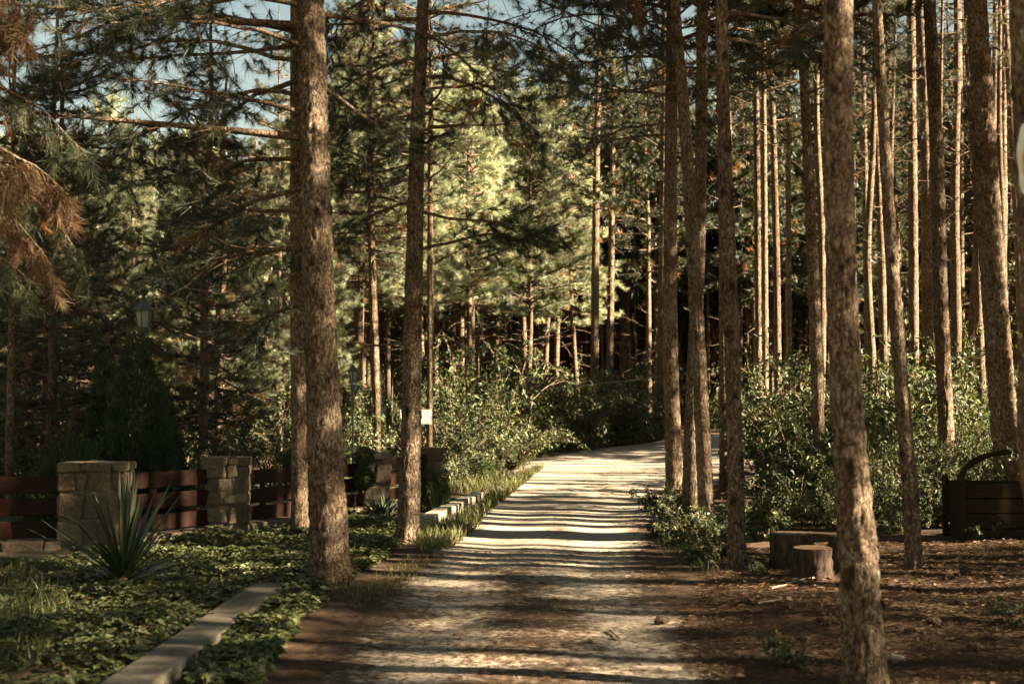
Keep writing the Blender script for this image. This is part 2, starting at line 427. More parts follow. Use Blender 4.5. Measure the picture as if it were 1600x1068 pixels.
# ------------------------------------------------------------------ ground and road
ROAD_L = [(-1.35, -12), (-1.35, 5), (-1.22, 7), (-1.0, 10), (-0.72, 13), (-0.28, 18.7), (-0.12, 24), (0.5, 31), (2.4, 37.5), (5.1, 43), (9, 47.5), (15, 51), (30, 56)]
ROAD_R = [(1.45, -12), (1.45, 5), (1.35, 7), (1.28, 10), (1.38, 13), (1.95, 17.6), (2.9, 20.5), (4.5, 24.5), (6.6, 29), (9.4, 35), (12.6, 40), (18.0, 44.5), (33, 50)]
def resample(pts, n):
    p = np.asarray(pts, float); m = len(p)
    t = np.concatenate([[0], np.cumsum(np.linalg.norm(np.diff(p, axis=0), axis=1))])
    s = np.linspace(0, m-1, n); i = np.clip(s.astype(int), 0, m-2); f = (s-i)[:, None]
    p0, p1, p2, p3 = p[np.maximum(i-1, 0)], p[i], p[i+1], p[np.minimum(i+2, m-1)]
    return 0.5*((2*p1) + (-p0+p2)*f + (2*p0-5*p1+4*p2-p3)*f**2 + (-p0+3*p1-3*p2+p3)*f**3)
_rl, _rr = resample(ROAD_L, 900), resample(ROAD_R, 900)
_rc = (_rl + _rr)/2; _rw = np.linalg.norm(_rr-_rl, axis=1)/2
def road_dist(x, y):
    """signed distance outside the road edge (negative inside)."""
    x = np.atleast_1d(x); y = np.atleast_1d(y)
    out = np.empty(len(x))
    for k in range(0, len(x), 4000):
        d = np.hypot(x[k:k+4000, None]-_rc[None, ::4, 0], y[k:k+4000, None]-_rc[None, ::4, 1]) - _rw[None, ::4]
        out[k:k+4000] = d.min(1)
    return out
def micro(x, y):
    d = road_dist(x, y)
    off = sstep(-0.1, 0.7, d)
    z = 0.035*fbm(x*0.9, y*0.9, 0, 3)*off + 0.014*fbm(x*5, y*5, 0, 5)*(0.22+0.78*off)
    u = np.clip(-d/1.2, 0, 1)
    z = z - 0.016*np.exp(-((u-0.45)/0.25)**2)*(d < 0) + 0.02*off
    return z, d
def axis(lo, a, b, hi, fine, grow=1.12):
    c = list(np.arange(a, b+1e-6, fine)); s = fine
    while c[-1] < hi: s *= grow; c.append(c[-1]+s)
    s = fine
    while c[0] > lo: s *= grow; c.insert(0, c[0]-s)
    return np.array(c)
gx, gy = axis(-500, -6.5, 6.5, 500, 0.085), axis(-60, 4.5, 24, 700, 0.085)
X, Y = np.meshgrid(gx, gy); X, Y = X.ravel(), Y.ravel()
mz, rd = micro(X, Y)
near = (np.abs(X) < 40) & (Y < 70)
Z = H(X, Y) + np.where(near, mz, 0.0) - np.where(rd < -0.35, 0.05, 0.0)
nx, ny = len(gx), len(gy)
i, j = np.meshgrid(np.arange(ny-1), np.arange(nx-1), indexing='ij')
F = np.stack([i*nx+j, i*nx+j+1, (i+1)*nx+j+1, (i+1)*nx+j], -1).reshape(-1, 4)
green = np.where((X < 0.2) & (Y < 26), sstep(0.15, 0.6, rd), 0.25*sstep(1.0, 2.5, rd)*(Y > 14))
tag(link('ground', mesh_np('ground', np.stack([X, Y, Z], 1), [F], M['ground'], None, {'green': green})), kind='structure')

nu = 41
us = np.linspace(-1, 1, nu)
rl, rr = resample(ROAD_L, 1500), resample(ROAD_R, 1500)
rl = rl + (0.16*fbm(rl[:, 1]*1.1, rl[:, 0]*0.3, 0, 21)*np.ones(1500))[:, None]*np.array([[1, 0]]) - np.array([[0.1, 0]])
rr = rr + (0.16*fbm(rr[:, 1]*1.1, rr[:, 0]*0.3, 5, 22)*np.ones(1500))[:, None]*np.array([[1, 0]]) + np.array([[0.1, 0]])
RX = rl[:, None, 0]*(1-us)/2 + rr[:, None, 0]*(1+us)/2
RY = rl[:, None, 1]*(1-us)/2 + rr[:, None, 1]*(1+us)/2
U = np.broadcast_to(us, RX.shape).ravel(); RX, RY = RX.ravel(), RY.ravel()
rz, _d = micro(RX, RY)
RZ = H(RX, RY) + rz + 0.006 - 0.05*sstep(0.93, 1.0, np.abs(U))
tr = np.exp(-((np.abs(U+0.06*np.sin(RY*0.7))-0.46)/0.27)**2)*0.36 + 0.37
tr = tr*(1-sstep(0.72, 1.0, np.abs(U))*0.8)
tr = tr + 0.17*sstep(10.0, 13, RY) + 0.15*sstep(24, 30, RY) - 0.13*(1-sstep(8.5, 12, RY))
i, j = np.meshgrid(np.arange(1499), np.arange(nu-1), indexing='ij')
F = np.stack([i*nu+j, i*nu+j+1, (i+1)*nu+j+1, (i+1)*nu+j], -1).reshape(-1, 4)
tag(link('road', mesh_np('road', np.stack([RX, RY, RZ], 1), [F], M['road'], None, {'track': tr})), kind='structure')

# ------------------------------------------------------------------ pine building blocks
def unit(v):
    v = np.asarray(v, float); return v/(np.linalg.norm(v)+1e-9)

def branch(g, p0, d0, L, r0, rng, n_tw=10, tw=0.4, droop=0.15, lift=0.0, wig=0.10, leaf_from=0.3, tufts=3, var=(0.1, 0.8), size=1.0, hang=0.0, bare=0.0, k=5, brown=0.04, up=0.0):
    n = 9
    pts = [np.asarray(p0, float)]; d = unit(d0)
    for q in range(n):
        d = unit(d + rng.normal(0, wig, 3) + np.array([0, 0, -droop/n + lift*(q/n)/n*2]))
        pts.append(pts[-1] + d*L/n)
    pts = np.array(pts); tt = np.linspace(0, 1, n+1)
    g.tube(pts, r0*(1-0.85*tt)+0.002, k)
    for q in range(n_tw):
        t = leaf_from + (1-leaf_from)*(q+rng.uniform(0, 0.9))/n_tw
        s = t*n; a = min(int(s), n-1); p = pts[a] + (pts[a+1]-pts[a])*(s-a); ax = unit(pts[a+1]-pts[a])
        side = unit(np.cross(ax, [0, 0, 1]))*(1 if q % 2 else -1)
        dd = unit(ax*rng.uniform(0.3, 0.9) + side*rng.uniform(0.5, 1.0) + np.array([0, 0, rng.normal(0.0, 0.25) - hang]))
        ln = tw*rng.uniform(0.5, 1.25)*(1.1-0.5*t)
        m = 4; tp = [p]
        for e in range(m):
            dd = unit(dd + rng.normal(0, 0.16, 3) + np.array([0, 0, -hang*0.35 + 0.06]))
            tp.append(tp[-1]+dd*ln/m)
        tp = np.array(tp)
        g.tube(tp, np.linspace(max(r0*0.22, 0.004), 0.002, m+1), 4 if k > 4 else 3, cap=False)
        if rng.random() < bare: continue
        vb = rng.uniform(*var)
        if rng.random() < brown: vb = rng.uniform(0.9, 1.0)
        for e in range(tufts):
            f = 1.0 - e*0.8/max(tufts, 1)*rng.uniform(0.7, 1.1)
            s2 = f*m; a2 = min(max(int(s2), 0), m-1)
            pp = tp[a2] + (tp[a2+1]-tp[a2])*(s2-a2)
            dv = unit(unit(tp[a2+1]-tp[a2]) + rng.normal(0, 0.35, 3) + np.array([0, 0, up]))
            g.tuft(pp, dv, size*rng.uniform(0.75, 1.2), np.clip(vb + rng.normal(0, 0.06), 0, 1))
    if bare < 0.95: g.tuft(pts[-1], d, size, rng.uniform(*var))

def crown_mesh(name, seed, z0, z1, rad, whorl, nb, K, L, w, needle, n_tw=9, tufts=3, dead_from=None, flat=0.0, r_top=0.25, k=4, brown=0.04, var=(0.05, 0.85), shape=0.8, up=0.0):
    rng = np.random.default_rng(seed); g = Geo()
    z = z0
    while z < z1:
        f = (z-z0)/(z1-z0)
        rr_ = rad*((1-f)**shape*(0.55+0.45*min(1, f*5+0.3)) + r_top*f*0.6)
        a0 = rng.uniform(0, 6.28)
        for q in range(nb):
            if rng.random() < 0.15: continue
            a = a0 + q*2*math.pi/nb + rng.normal(0, 0.3)
            el = rng.uniform(-0.1, 0.35) + 0.5*f - flat
            ln = rr_*rng.uniform(0.55, 1.25)
            branch(g, (0, 0, z+rng.normal(0, 0.12)), (math.cos(a), math.sin(a), el), ln, 0.012+0.014*ln, rng, n_tw=max(4, int(n_tw*ln/rad)+2), tw=0.5,
                   droop=0.25, lift=0.5, leaf_from=0.28, tufts=tufts, k=k, brown=brown, var=var, up=up)
        z += whorl*rng.uniform(0.7, 1.3)
    if dead_from is not None:
        z = dead_from
        while z < z0:
            a = rng.uniform(0, 6.28); ln = rng.uniform(0.3, 1.5)
            branch(g, (0, 0, z), (math.cos(a), math.sin(a), rng.uniform(-0.25, 0.25)), ln, 0.016, rng, n_tw=5, tw=0.35, droop=0.3, tufts=0, bare=1.0, k=4, wig=0.16)
            z += rng.uniform(0.12, 0.5)
    g.grow_tufts(rng, K, L, w)
    return g.mesh(name, [M['bark'], needle])

CROWN = {
    'tall': [crown_mesh('crown', 100+s, 0, 7.5, 2.2, 0.48, 5, 30, 0.18, 0.014, M['needle'], 9, 2) for s in range(3)],
    'dense': [crown_mesh('crown', 120+s, 0, 7.5, 2.3, 0.45, 5, 34, 0.18, 0.015, M['needle'], 10, 3, dead_from=-1.5, brown=0.07, var=(0.0, 0.7)) for s in range(2)],
    'sparse': [crown_mesh('crown', 150+s, 0, 7.0, 1.6, 0.75, 4, 18, 0.15, 0.011, M['needle'], 7, 2, dead_from=-5.0) for s in range(3)],
    'bushy': [crown_mesh('crown', 200+s, 0, 9.0, 2.5, 0.40, 6, 38, 0.20, 0.015, M['needle_sunlit'], 12, 2, dead_from=-2.2, brown=0.05, up=0.7, var=(0.0, 0.92)) for s in range(4)],
    'garden': [crown_mesh('crown', 300+s, 0, 8.0, 2.4, 0.48, 6, 40, 0.17, 0.009, M['needle'], 12, 2, dead_from=-0.8, brown=0.10, flat=0.15) for s in range(2)],
    'far': [crown_mesh('crown', 400+s, 0, 7.0, 2.4, 0.6, 5, 20, 0.22, 0.030, M['needle'], 8, 3, dead_from=-6.0, k=3) for s in range(3)],
}

def trunk_mesh(name, pts, rad, nseg=16, step=0.4, seed=0, amp=0.05, flare=0.35, fine_to=None, k_plate=20.0, knots=0, top_cap=False, mats=None):
    pts = np.asarray(pts, float); rad = np.asarray(rad, float)
    zs = pts[:, 2]
    top = zs[-1]
    if fine_to is None or fine_to >= top: zz = np.arange(zs[0], top, step)
    else: zz = np.concatenate([np.arange(zs[0], fine_to, step), np.arange(fine_to, top, 0.35)])
    zz = np.append(zz, top)
    fine = resample(np.column_stack([pts, rad]), 200)
    cx, cy, cr = (np.interp(zz, fine[:, 2], fine[:, c]) for c in (0, 1, 3))
    h = zz - zs[0]
    cr = cr*(1 + flare*0.6*np.exp(-h/0.10) + flare*0.55*np.exp(-h/0.35))
    a = np.arange(nseg)*2*np.pi/nseg
    A, ZZ = np.meshgrid(a, zz); CR = cr[:, None]
    ux, uy = np.cos(A), np.sin(A)
    f = k_plate
    wx = 0.5*vnoise(ux*CR*9, uy*CR*9, ZZ*5, seed+3)
    q = vnoise(ux*CR*f + wx, uy*CR*f + wx, ZZ*f*0.5, seed)
    q2 = vnoise(ux*CR*f*2.3, uy*CR*f*2.3, ZZ*f*1.3, seed+5)
    ridge = sstep(0.0, 0.35, np.abs(q)) - 0.7 + 0.35*q2
    lump = vnoise(ux*1.5, uy*1.5, ZZ*1.6, seed+9)*0.6 + vnoise(ux*2, uy*2, ZZ*5, seed+10)*0.35
    but = np.cos(A*5 + seed)*np.exp(-(ZZ-zs[0])/0.16)*0.20*(flare > 0.2)
    rr_ = CR*(1 + amp*0.6*lump + but) + np.minimum(amp*CR*1.7, 0.015)*ridge
    rk = random.Random(seed); scar = np.zeros_like(rr_)
    for _k in range(knots):
        ka, kz = rk.uniform(0, 6.28), zs[0] + rk.uniform(0.5, (fine_to or top)-zs[0])
        da = np.arctan2(np.sin(A-ka), np.cos(A-ka))*CR
        ks = rk.uniform(0.018, 0.044)
        rr_ = rr_ + CR*rk.uniform(0.05, 0.20)*np.exp(-((da/0.04)**2 + ((ZZ-kz)/0.05)**2)) - 0.012*np.exp(-((da/ks)**2 + ((ZZ-kz)/ks)**2)*1.6)
        scar = np.maximum(scar, np.exp(-(((da/ks)**2 + ((ZZ-kz)/(ks*1.2))**2)**2))*0.95)
    V = np.stack([cx[:, None]+rr_*ux, cy[:, None]+rr_*uy, np.broadcast_to(ZZ, rr_.shape)], -1).reshape(-1, 3)
    n = len(zz)
    i, j = np.meshgrid(np.arange(n-1), np.arange(nseg), indexing='ij'); j2 = (j+1) % nseg
    F = np.stack([i*nseg+j, i*nseg+j2, (i+1)*nseg+j2, (i+1)*nseg+j], -1).reshape(-1, 4)
    return mesh_np(name, V, [F], mats or M['bark'], None, {'scar': scar.ravel()})

def tree_axis(base, spec, Htot):
    """points along a trunk seen at the given pixels, at the distance of its base, in metres from the base."""
    b = Vector(base); out, rad = [], []
    for px, py, w in spec:
        p = P(px, py, b.y); out.append(np.array(p-b)); rad.append(w/2/FPX*b.y)
    out = np.array(out); rad = np.array(rad)*0.94
    out[0] = [0, 0, -0.12]
    d = out[-1]-out[-2]; d = d/max(d[2], 1e-3)
    z = out[-1][2]
    if z < Htot:
        kk = np.linspace(z, Htot, 5)[1:]
        ext = out[-1] + d[None]*(kk-z)[:, None]*np.array([[0.6, 0.6, 1]])
        r1 = rad[-1]*(1-0.80*(kk-z)/(Htot-z))
        out = np.vstack([out, ext]); rad = np.concatenate([rad, r1])
    return out, rad
def axis_at(pts, z): return np.array([np.interp(z, pts[:, 2], pts[:, 0]), np.interp(z, pts[:, 2], pts[:, 1]), z])
def rad_at(pts, rad, z): return float(np.interp(z, pts[:, 2], rad))

def hand_tree(label, base, spec, Htot=15.0, crown=('tall', 8.0, 1.0), seed=1, nseg=48, step=0.035, amp=0.055, knots=6, group=None, name='pine_tree'):
    b = G(*base) if not isinstance(base, Vector) else base
    pts, rad = tree_axis(b, [(base[0], base[1], spec[0][2])] + list(spec) if not isinstance(base, Vector) else spec, Htot)
    t = thing(name, label, 'pine tree', b, 0, group)
    vis = min(Htot, (b.y*0.33 + 1.8))
    link('trunk', trunk_mesh('trunk', pts, rad, nseg, step, seed, amp, 0.50, vis, knots=knots*3), t)
    if crown:
        kind, z0, s = crown
        a = axis_at(pts, z0)
        link('crown', CROWN[kind][seed % len(CROWN[kind])], t, a, seed*1.7, s)
    return t, pts, rad, b

# ---- pines placed one by one; each (base px, base py), points up the trunk (px, py, width)
NEAR = {}
NEAR['A'] = hand_tree('thick rough pine trunk left of the track, its bare low branches reaching over the fence', (515, 918),
    [(512, 800, 60), (504, 600, 55), (498, 450, 52), (491, 220, 49), (485, 0, 45)], 15, ('tall', 8.2, 1.0), 1, 72, 0.025, 0.06, 12)
NEAR['C'] = hand_tree('slim straight pine by the white kerb, leaning slightly right towards the track', (636, 848),
    [(640, 760, 34), (644, 560, 31), (648, 380, 28), (653, 180, 24), (661, 0, 20)], 14, ('tall', 7.6, 0.9), 2, 56, 0.03, 0.05, 12)
NEAR['D'] = hand_tree('nearest pine at the right, blurred mottled trunk beside the stumps', (1352, 1078),
    [(1343, 900, 62), (1328, 700, 54), (1316, 480, 51), (1310, 220, 49), (1309, 0, 47)], 13, ('tall', 7.0, 0.8), 3, 72, 0.025, 0.07, 8)
NEAR['E'] = hand_tree('knotty pale pine between the weeds and the tree stumps', (1152, 893),
    [(1150, 780, 27), (1144, 560, 26), (1138, 380, 24), (1131, 180, 21), (1127, 0, 20)], 14, ('tall', 7.4, 0.85), 4, 48, 0.03, 0.07, 16)
NEAR['F'] = hand_tree('straight sunlit pine trunk at the right edge of the track, first past the bend', (1053, 790),
    [(1052, 700, 26), (1047, 500, 24), (1048, 250, 21), (1050, 0, 19)], 15, ('dense', 6.4, 1.0), 5, 48, 0.035, 0.05, 4)
NEAR['G'] = hand_tree('upright pine of the crossing pair beside the track, the one leaning right', (1078, 815),
    [(1079, 720, 25), (1083, 600, 23), (1093, 350, 21), (1098, 0, 19)], 15, ('dense', 6.3, 0.95), 6, 48, 0.035, 0.05, 4)
NEAR['G2'] = hand_tree('reddish pine of the crossing pair beside the track, the one leaning left', (1105, 826),
    [(1101, 740, 25), (1090, 520, 24), (1083, 400, 22), (1069, 180, 19), (1055, 0, 16)], 15, ('tall', 8.0, 0.9), 7, 48, 0.035, 0.06, 6)
NEAR['H'] = hand_tree('thin dark pine rising from the leafy bushes behind the stumps', (1286, 790),
    [(1280, 700, 21), (1274, 500, 20), (1267, 350, 18), (1256, 120, 15), (1247, 0, 13)], 14, ('dense', 6.2, 0.9), 8, 40, 0.04, 0.05, 4)
NEAR['J'] = hand_tree('crooked dark pine standing between the blurred trunk and the plank planter', (1428, 893),
    [(1424, 800, 26), (1410, 620, 24), (1396, 440, 22), (1384, 250, 19), (1370, 0, 16)], 13, ('tall', 7.2, 0.85), 9, 48, 0.03, 0.06, 5)
NEAR['K'] = hand_tree('rough sunlit pine left of the big scaly trunk, in the bushes', G(1484, 775),
    [(1484, 775, 26), (1479, 680, 25), (1470, 480, 24), (1464, 250, 22), (1452, 0, 20)], 16, ('tall', 9.0, 0.9), 10, 48, 0.04, 0.07, 2)
NEAR['L'] = hand_tree('big scaly pine trunk half in sun behind the plank planter', G(1584, 805),
    [(1584, 805, 44), (1572, 700, 42), (1558, 520, 41), (1545, 330, 39), (1533, 120, 35), (1526, 0, 32)], 17, ('tall', 9.3, 1.1), 11, 72, 0.03, 0.07, 3)
NEAR['B'] = hand_tree('shaded pine trunk half hidden behind the thick left trunk', (469, 838),
    [(468, 700, 27), (465, 520, 24), (463, 300, 21), (462, 0, 18)], 13, ('tall', 6.6, 0.85), 12, 40, 0.04, 0.05, 4)
NEAR['O'] = hand_tree('blurred trunk at the right picture edge with an orange trail mark', Vector(onground(2.46, 5.0)),
    [(1655, 1150, 90), (1645, 800, 84), (1634, 480, 80), (1625, 200, 84), (1617, 0, 80)], 13, ('tall', 7.6, 0.8), 13, 56, 0.03, 0.06, 3)
MID = [
    ('slender pine with a bright edge, first left of the knotty pale pine', 1132, 20, [(1132, 760, 17), (1131, 500, 16), (1128, 200, 14), (1126, 0, 12)]),
    ('dark upright pine on the far outer edge of the bend, beside the first track-side trunk', 1033, 43.5, [(1032, 695, 17), (1036, 400, 15), (1039, 0, 12)]),
    ('thin pine catching sun at the back of the bushes, right of the knotty pine', 1216, 25, [(1216, 700, 13), (1213, 400, 12), (1205, 100, 9), (1203, 0, 9)]),
    ('thin straight pine close behind the crossing pair and their weeds', 1186, 22.3, [(1186, 700, 12), (1184, 400, 11), (1180, 0, 9)]),
    ('pale thin pine just left of the thin dark pine', 1196, 24, [(1196, 690, 11), (1195, 400, 10), (1192, 0, 8)]),
    ('forked-looking left neighbour of the rough sunlit pine', 1450, 24, [(1452, 720, 19), (1449, 450, 19), (1446, 200, 17), (1437, 0, 15)]),
    ('dark pine with a thin sunny rim, left of the pair beside the big scaly trunk', 1426, 26, [(1428, 720, 17), (1427, 420, 16), (1425, 150, 14), (1423, 0, 14)]),
    ('thin pole pine with a bright right edge just left of the big scaly trunk', 1502, 29, [(1502, 720, 12), (1501, 350, 11), (1498, 0, 9)]),
    ('thin pole pine between the big scaly trunk and the picture edge', 1598, 25, [(1600, 740, 13), (1592, 420, 12), (1578, 150, 11), (1570, 0, 10)]),
    ('thin sunlit pole pine right behind the nearest blurred trunk', 1356, 28, [(1356, 720, 11), (1354, 420, 10), (1346, 0, 8)]),
    ('dark leaning pole pine between the crooked pine and the nearest trunk', 1405, 30, [(1418, 720, 10), (1404, 420, 9), (1392, 200, 8), (1384, 0, 7)]),
    ('straight pole pine in the gap left of the thin dark pine', 1234, 26, [(1234, 700, 10), (1232, 350, 9), (1229, 0, 8)]),
    ('thick grey pine trunk in front of the dark stand past the bend', 929, 41, [(928, 690, 14), (929, 560, 14), (932, 250, 11), (935, 120, 8)]),
    ('grey pine trunk right of its thicker twin in the dark stand', 954, 43, [(951, 690, 12), (953, 560, 12), (957, 250, 9), (958, 150, 7)]),
    ('reddish sunlit pine trunk in the garden seen between two front trunks', 588, 23, [(592, 760, 15), (588, 600, 15), (582, 430, 13), (578, 200, 10)]),
    ('dark pine trunk carrying the white board beside the stone pillar', 672, 22.6, [(672, 765, 13), (672, 600, 11), (672, 400, 10), (673, 200, 8)]),
    ('small bare pine trunk behind the far left end of the fence', 13, 16, [(14, 830, 14), (15, 700, 13), (18, 520, 11), (20, 300, 8)]),
    ('thin pine seen just left of the half hidden shaded trunk', 437, 30, [(437, 720, 8), (437, 500, 8), (436, 250, 6)]),
]
MIDT = []
for q, (lab, px, Yd, sp) in enumerate(MID):
    b = P(px, 600, Yd); b.z = float(H(b.x, b.y))
    p0 = P(sp[0][0], sp[0][1], Yd)
    cr = ('dense' if px in (1132, 1033, 1186, 1196, 1234, 1405, 1356) else 'sparse', 7.4 if px in (1132, 1033, 1186, 1196, 1234, 1405, 1356) else 9.8, 0.75) if px > 1000 else (('far', 7.5, 0.8) if 900 < px < 1000 else ('garden', 4.2 if px != 672 else 5.5, 0.75))
    bb = Vector((p0.x, Yd, float(H(p0.x, Yd))))
    MIDT.append(hand_tree(lab, bb, sp, 15 if px > 900 else 11, cr, 20+q, 28, 0.07, 0.05, 2))

# ---- low limbs of the near pines (each limb a part of its tree)
def limb(key, z, direction, L, r0, seed, name='branch', label=None, needle='needle', K=54, nl=0.15, w=0.0055, **kw):
    t, pts, rad, b = NEAR[key]
    rng = np.random.default_rng(seed); g = Geo()
    d = unit(direction); a = axis_at(pts, z); r = rad_at(pts, rad, z)
    p0 = a + np.array([d[0], d[1], 0])*r*0.6
    branch(g, (0, 0, 0), d, L, r0, rng, **kw)
    g.grow_tufts(rng, K, nl, w, spread=(8, 62))
    o = link(name, g.mesh('branch', [M['bark'], M[needle]]), t, p0)
    if label: o['label'] = label
    return o
def zpx(key, py): return P(CX, py, NEAR[key][3].y).z - NEAR[key][3].z
k1 = dict(n_tw=24, tw=0.62, wig=0.09, leaf_from=0.22, tufts=2, hang=0.15, size=0.95, var=(0.0, 0.5))
limb('A', zpx('A', 40), (-1, -0.12, 0.02), 3.0, 0.036, 1, droop=0.0, label='long bare branch lit by the sun', bare=0.45, **dict(k1, wig=0.05))
limb('A', zpx('A', 50), (-1, 0.35, 0.35), 3.0, 0.024, 2, droop=0.2, **k1)
limb('A', zpx('A', 215), (-1, 0.0, 0.02), 2.4, 0.034, 3, droop=-0.2, bare=0.4, **dict(k1, wig=0.05))
limb('A', zpx('A', 75), (-0.8, -0.6, 0.1), 1.8, 0.02, 4, droop=0.5, bare=0.2, **k1)
limb('A', zpx('A', 120), (-0.6, 0.8, 0.1), 2.4, 0.024, 5, droop=0.4, **k1)
limb('A', zpx('A', 290), (-1, 0.25, 0.1), 1.7, 0.022, 6, droop=0.4, **k1)
limb('A', zpx('A', 388), (-1, 0.15, 0.08), 1.3, 0.022, 7, droop=0.15, bare=0.5, **k1)
limb('A', zpx('A', 470), (-0.8, 0.5, -0.05), 0.9, 0.02, 8, droop=0.5, **k1)
limb('A', zpx('A', 130), (0.5, 0.9, 0.1), 1.6, 0.02, 9, droop=0.4, **k1)
limb('A', zpx('A', 20), (0.9, 0.6, 0.15), 2.0, 0.022, 10, droop=0.3, **k1)
limb('A', zpx('A', -80), (0.7, -0.7, 0.1), 2.2, 0.024, 11, droop=0.6, **k1)
limb('A', zpx('A', -60), (-0.9, 0.5, 0.1), 2.8, 0.026, 12, droop=0.3, **k1)
for q, (zp, dx, dy, L, dr, br) in enumerate([(10, -1, -0.5, 2.2, 0.35, 0.1), (-20, -1, 0.1, 3.0, 0.3, 0.1), (60, -0.9, 0.6, 2.6, 0.5, 0.1), (95, -1, 0.15, 2.2, 0.5, 0.3), (150, -1, 0.45, 2.3, 0.4, 0.2), (180, -0.8, -0.5, 1.5, 0.6, 0.3),
                                             (250, -0.9, 0.6, 2.0, 0.5, 0.2), (330, -0.8, 0.7, 1.5, 0.3, 0.2), (-90, -1, 0.2, 3.4, 0.3, 0.0), (-120, -0.8, 0.7, 3.0, 0.3, 0.0)]):
    limb('A', zpx('A', zp), (dx, dy, 0.12), L, 0.02, 200+q, droop=dr, bare=br, **k1)
limb('C', zpx('C', 180), (-1, -0.2, 0.05), 0.9, 0.013, 21, droop=0.1, bare=0.5, **k1)
limb('C', zpx('C', 235), (-1, 0.3, 0.05), 1.0, 0.013, 22, droop=0.2, **k1)
limb('C', zpx('C', 315), (-1, 0.2, -0.1), 1.3, 0.018, 23, droop=0.5, **k1)
limb('C', zpx('C', 535), (-1, 0.05, 0.06), 0.85, 0.016, 24, 'dead_branch', 'bare lit dead branch', needle='needle_dead', droop=0.2, n_tw=7, tw=0.4, tufts=2, bare=0.5, wig=0.1)
limb('C', zpx('C', 330), (0.9, 0.4, -0.1), 1.5, 0.018, 25, droop=0.3, **k1)
limb('C', zpx('C', 390), (0.8, 0.5, 0.15), 1.5, 0.018, 26, droop=0.3, **k1)
for q, (zp, dx, dy, L, dr) in enumerate([(120, 1, 0.1, 1.4, 0.7), (60, 1, -0.4, 1.9, 0.9), (20, 0.9, 0.5, 2.2, 0.7), (-20, 1, 0.1, 2.6, 0.8), (-60, 1, -0.3, 2.6, 1.1), (-90, 0.7, -0.7, 2.4, 0.9),
                                         (90, -0.8, 0.5, 1.4, 0.4), (30, -1, -0.2, 1.6, 0.4), (-30, -0.8, 0.5, 2.0, 0.4), (-110, 1, 0.3, 3.0, 0.9), (-110, -0.9, -0.4, 2.2, 0.5), (-150, 1, 0.0, 3.0, 1.0)]):
    limb('C', zpx('C', zp), (dx, dy, 0.15), L, 0.02, 40+q, droop=dr, **dict(k1, hang=0.4))
for q, (kk, zp, dx, dy, L, dr) in enumerate([('F', 150, -1, -0.1, 2.0, 0.2), ('F', 210, -0.9, 0.5, 1.6, 0.3), ('F', 90, -1, 0.2, 2.6, 0.4), ('F', 40, -0.8, -0.6, 2.6, 0.5), ('F', 10, -1, 0.1, 3.0, 0.5), ('F', 190, -0.5, 0.9, 1.8, 0.3),
                                             ('G2', 130, -1, 0.5, 1.9, 0.4), ('G2', 60, -0.9, -0.5, 2.2, 0.4), ('F', -20, -1, -0.3, 3.2, 0.5), ('F', 60, 0.4, 0.9, 2, 0.3),
                                             ('G', 110, 0.5, 0.9, 1.6, 0.3), ('E', 60, 0.9, 0.4, 1.4, 0.3), ('E', 20, 0.9, 0.5, 1.8, 0.5), ('G', 40, 0.6, 0.8, 2.2, 0.4), ('H', 60, -0.8, 0.3, 1.8, 0.4), ('H', 100, -0.9, 0.4, 1.5, 0.3), ('H', 20, 0.8, 0.5, 2.0, 0.4)]):
    limb(kk, zpx(kk, zp), (dx, dy, 0.12), L, 0.018, 70+q, droop=dr, K=34, w=0.006, **dict(k1, n_tw=22, tw=0.6))

# trail mark painted on the right edge trunk: pale ring with an orange middle, a thin curved skin of paint
def paint_patch(t, pts, rad, zc, az, hz, ha, m, lift, name, inner=None, seed=0):
    V, F = [], []; nr, na = (5, 40)
    for a in range(na):
        an = a*2*math.pi/na
        wob = 1 + 0.07*math.sin(3*an+seed) + 0.05*math.sin(7*an)
        for r in range(nr):
            f = (inner or 0.0) + (1-(inner or 0.0))*r/(nr-1)
            z = zc + hz*f*math.sin(an)*wob; A = az + ha*f*math.cos(an)*wob
            c = axis_at(pts, z); rr_ = rad_at(pts, rad, z)*1.075 + lift
            V.append((c[0]+rr_*math.cos(A), c[1]+rr_*math.sin(A), z))
    for a in range(na):
        for r in range(nr-1):
            F.append((a*nr+r, ((a+1) % na)*nr+r, ((a+1) % na)*nr+r+1, a*nr+r+1))
    return link(name, mesh_np(name, V, [np.array(F)], m), t)
tO, pO, rO, bO = NEAR['O']
zc = P(1600, 250, bO.y-0.1).z - bO.z
mk = paint_patch(tO, pO, rO, zc, R(232), 0.150, 0.60, M['pale_paint'], 0.010, 'trail_mark', inner=0.0, seed=1)
paint_patch(mk, pO, rO, zc, R(232), 0.078, 0.34, M['orange'], 0.016, 'orange_centre', seed=2)

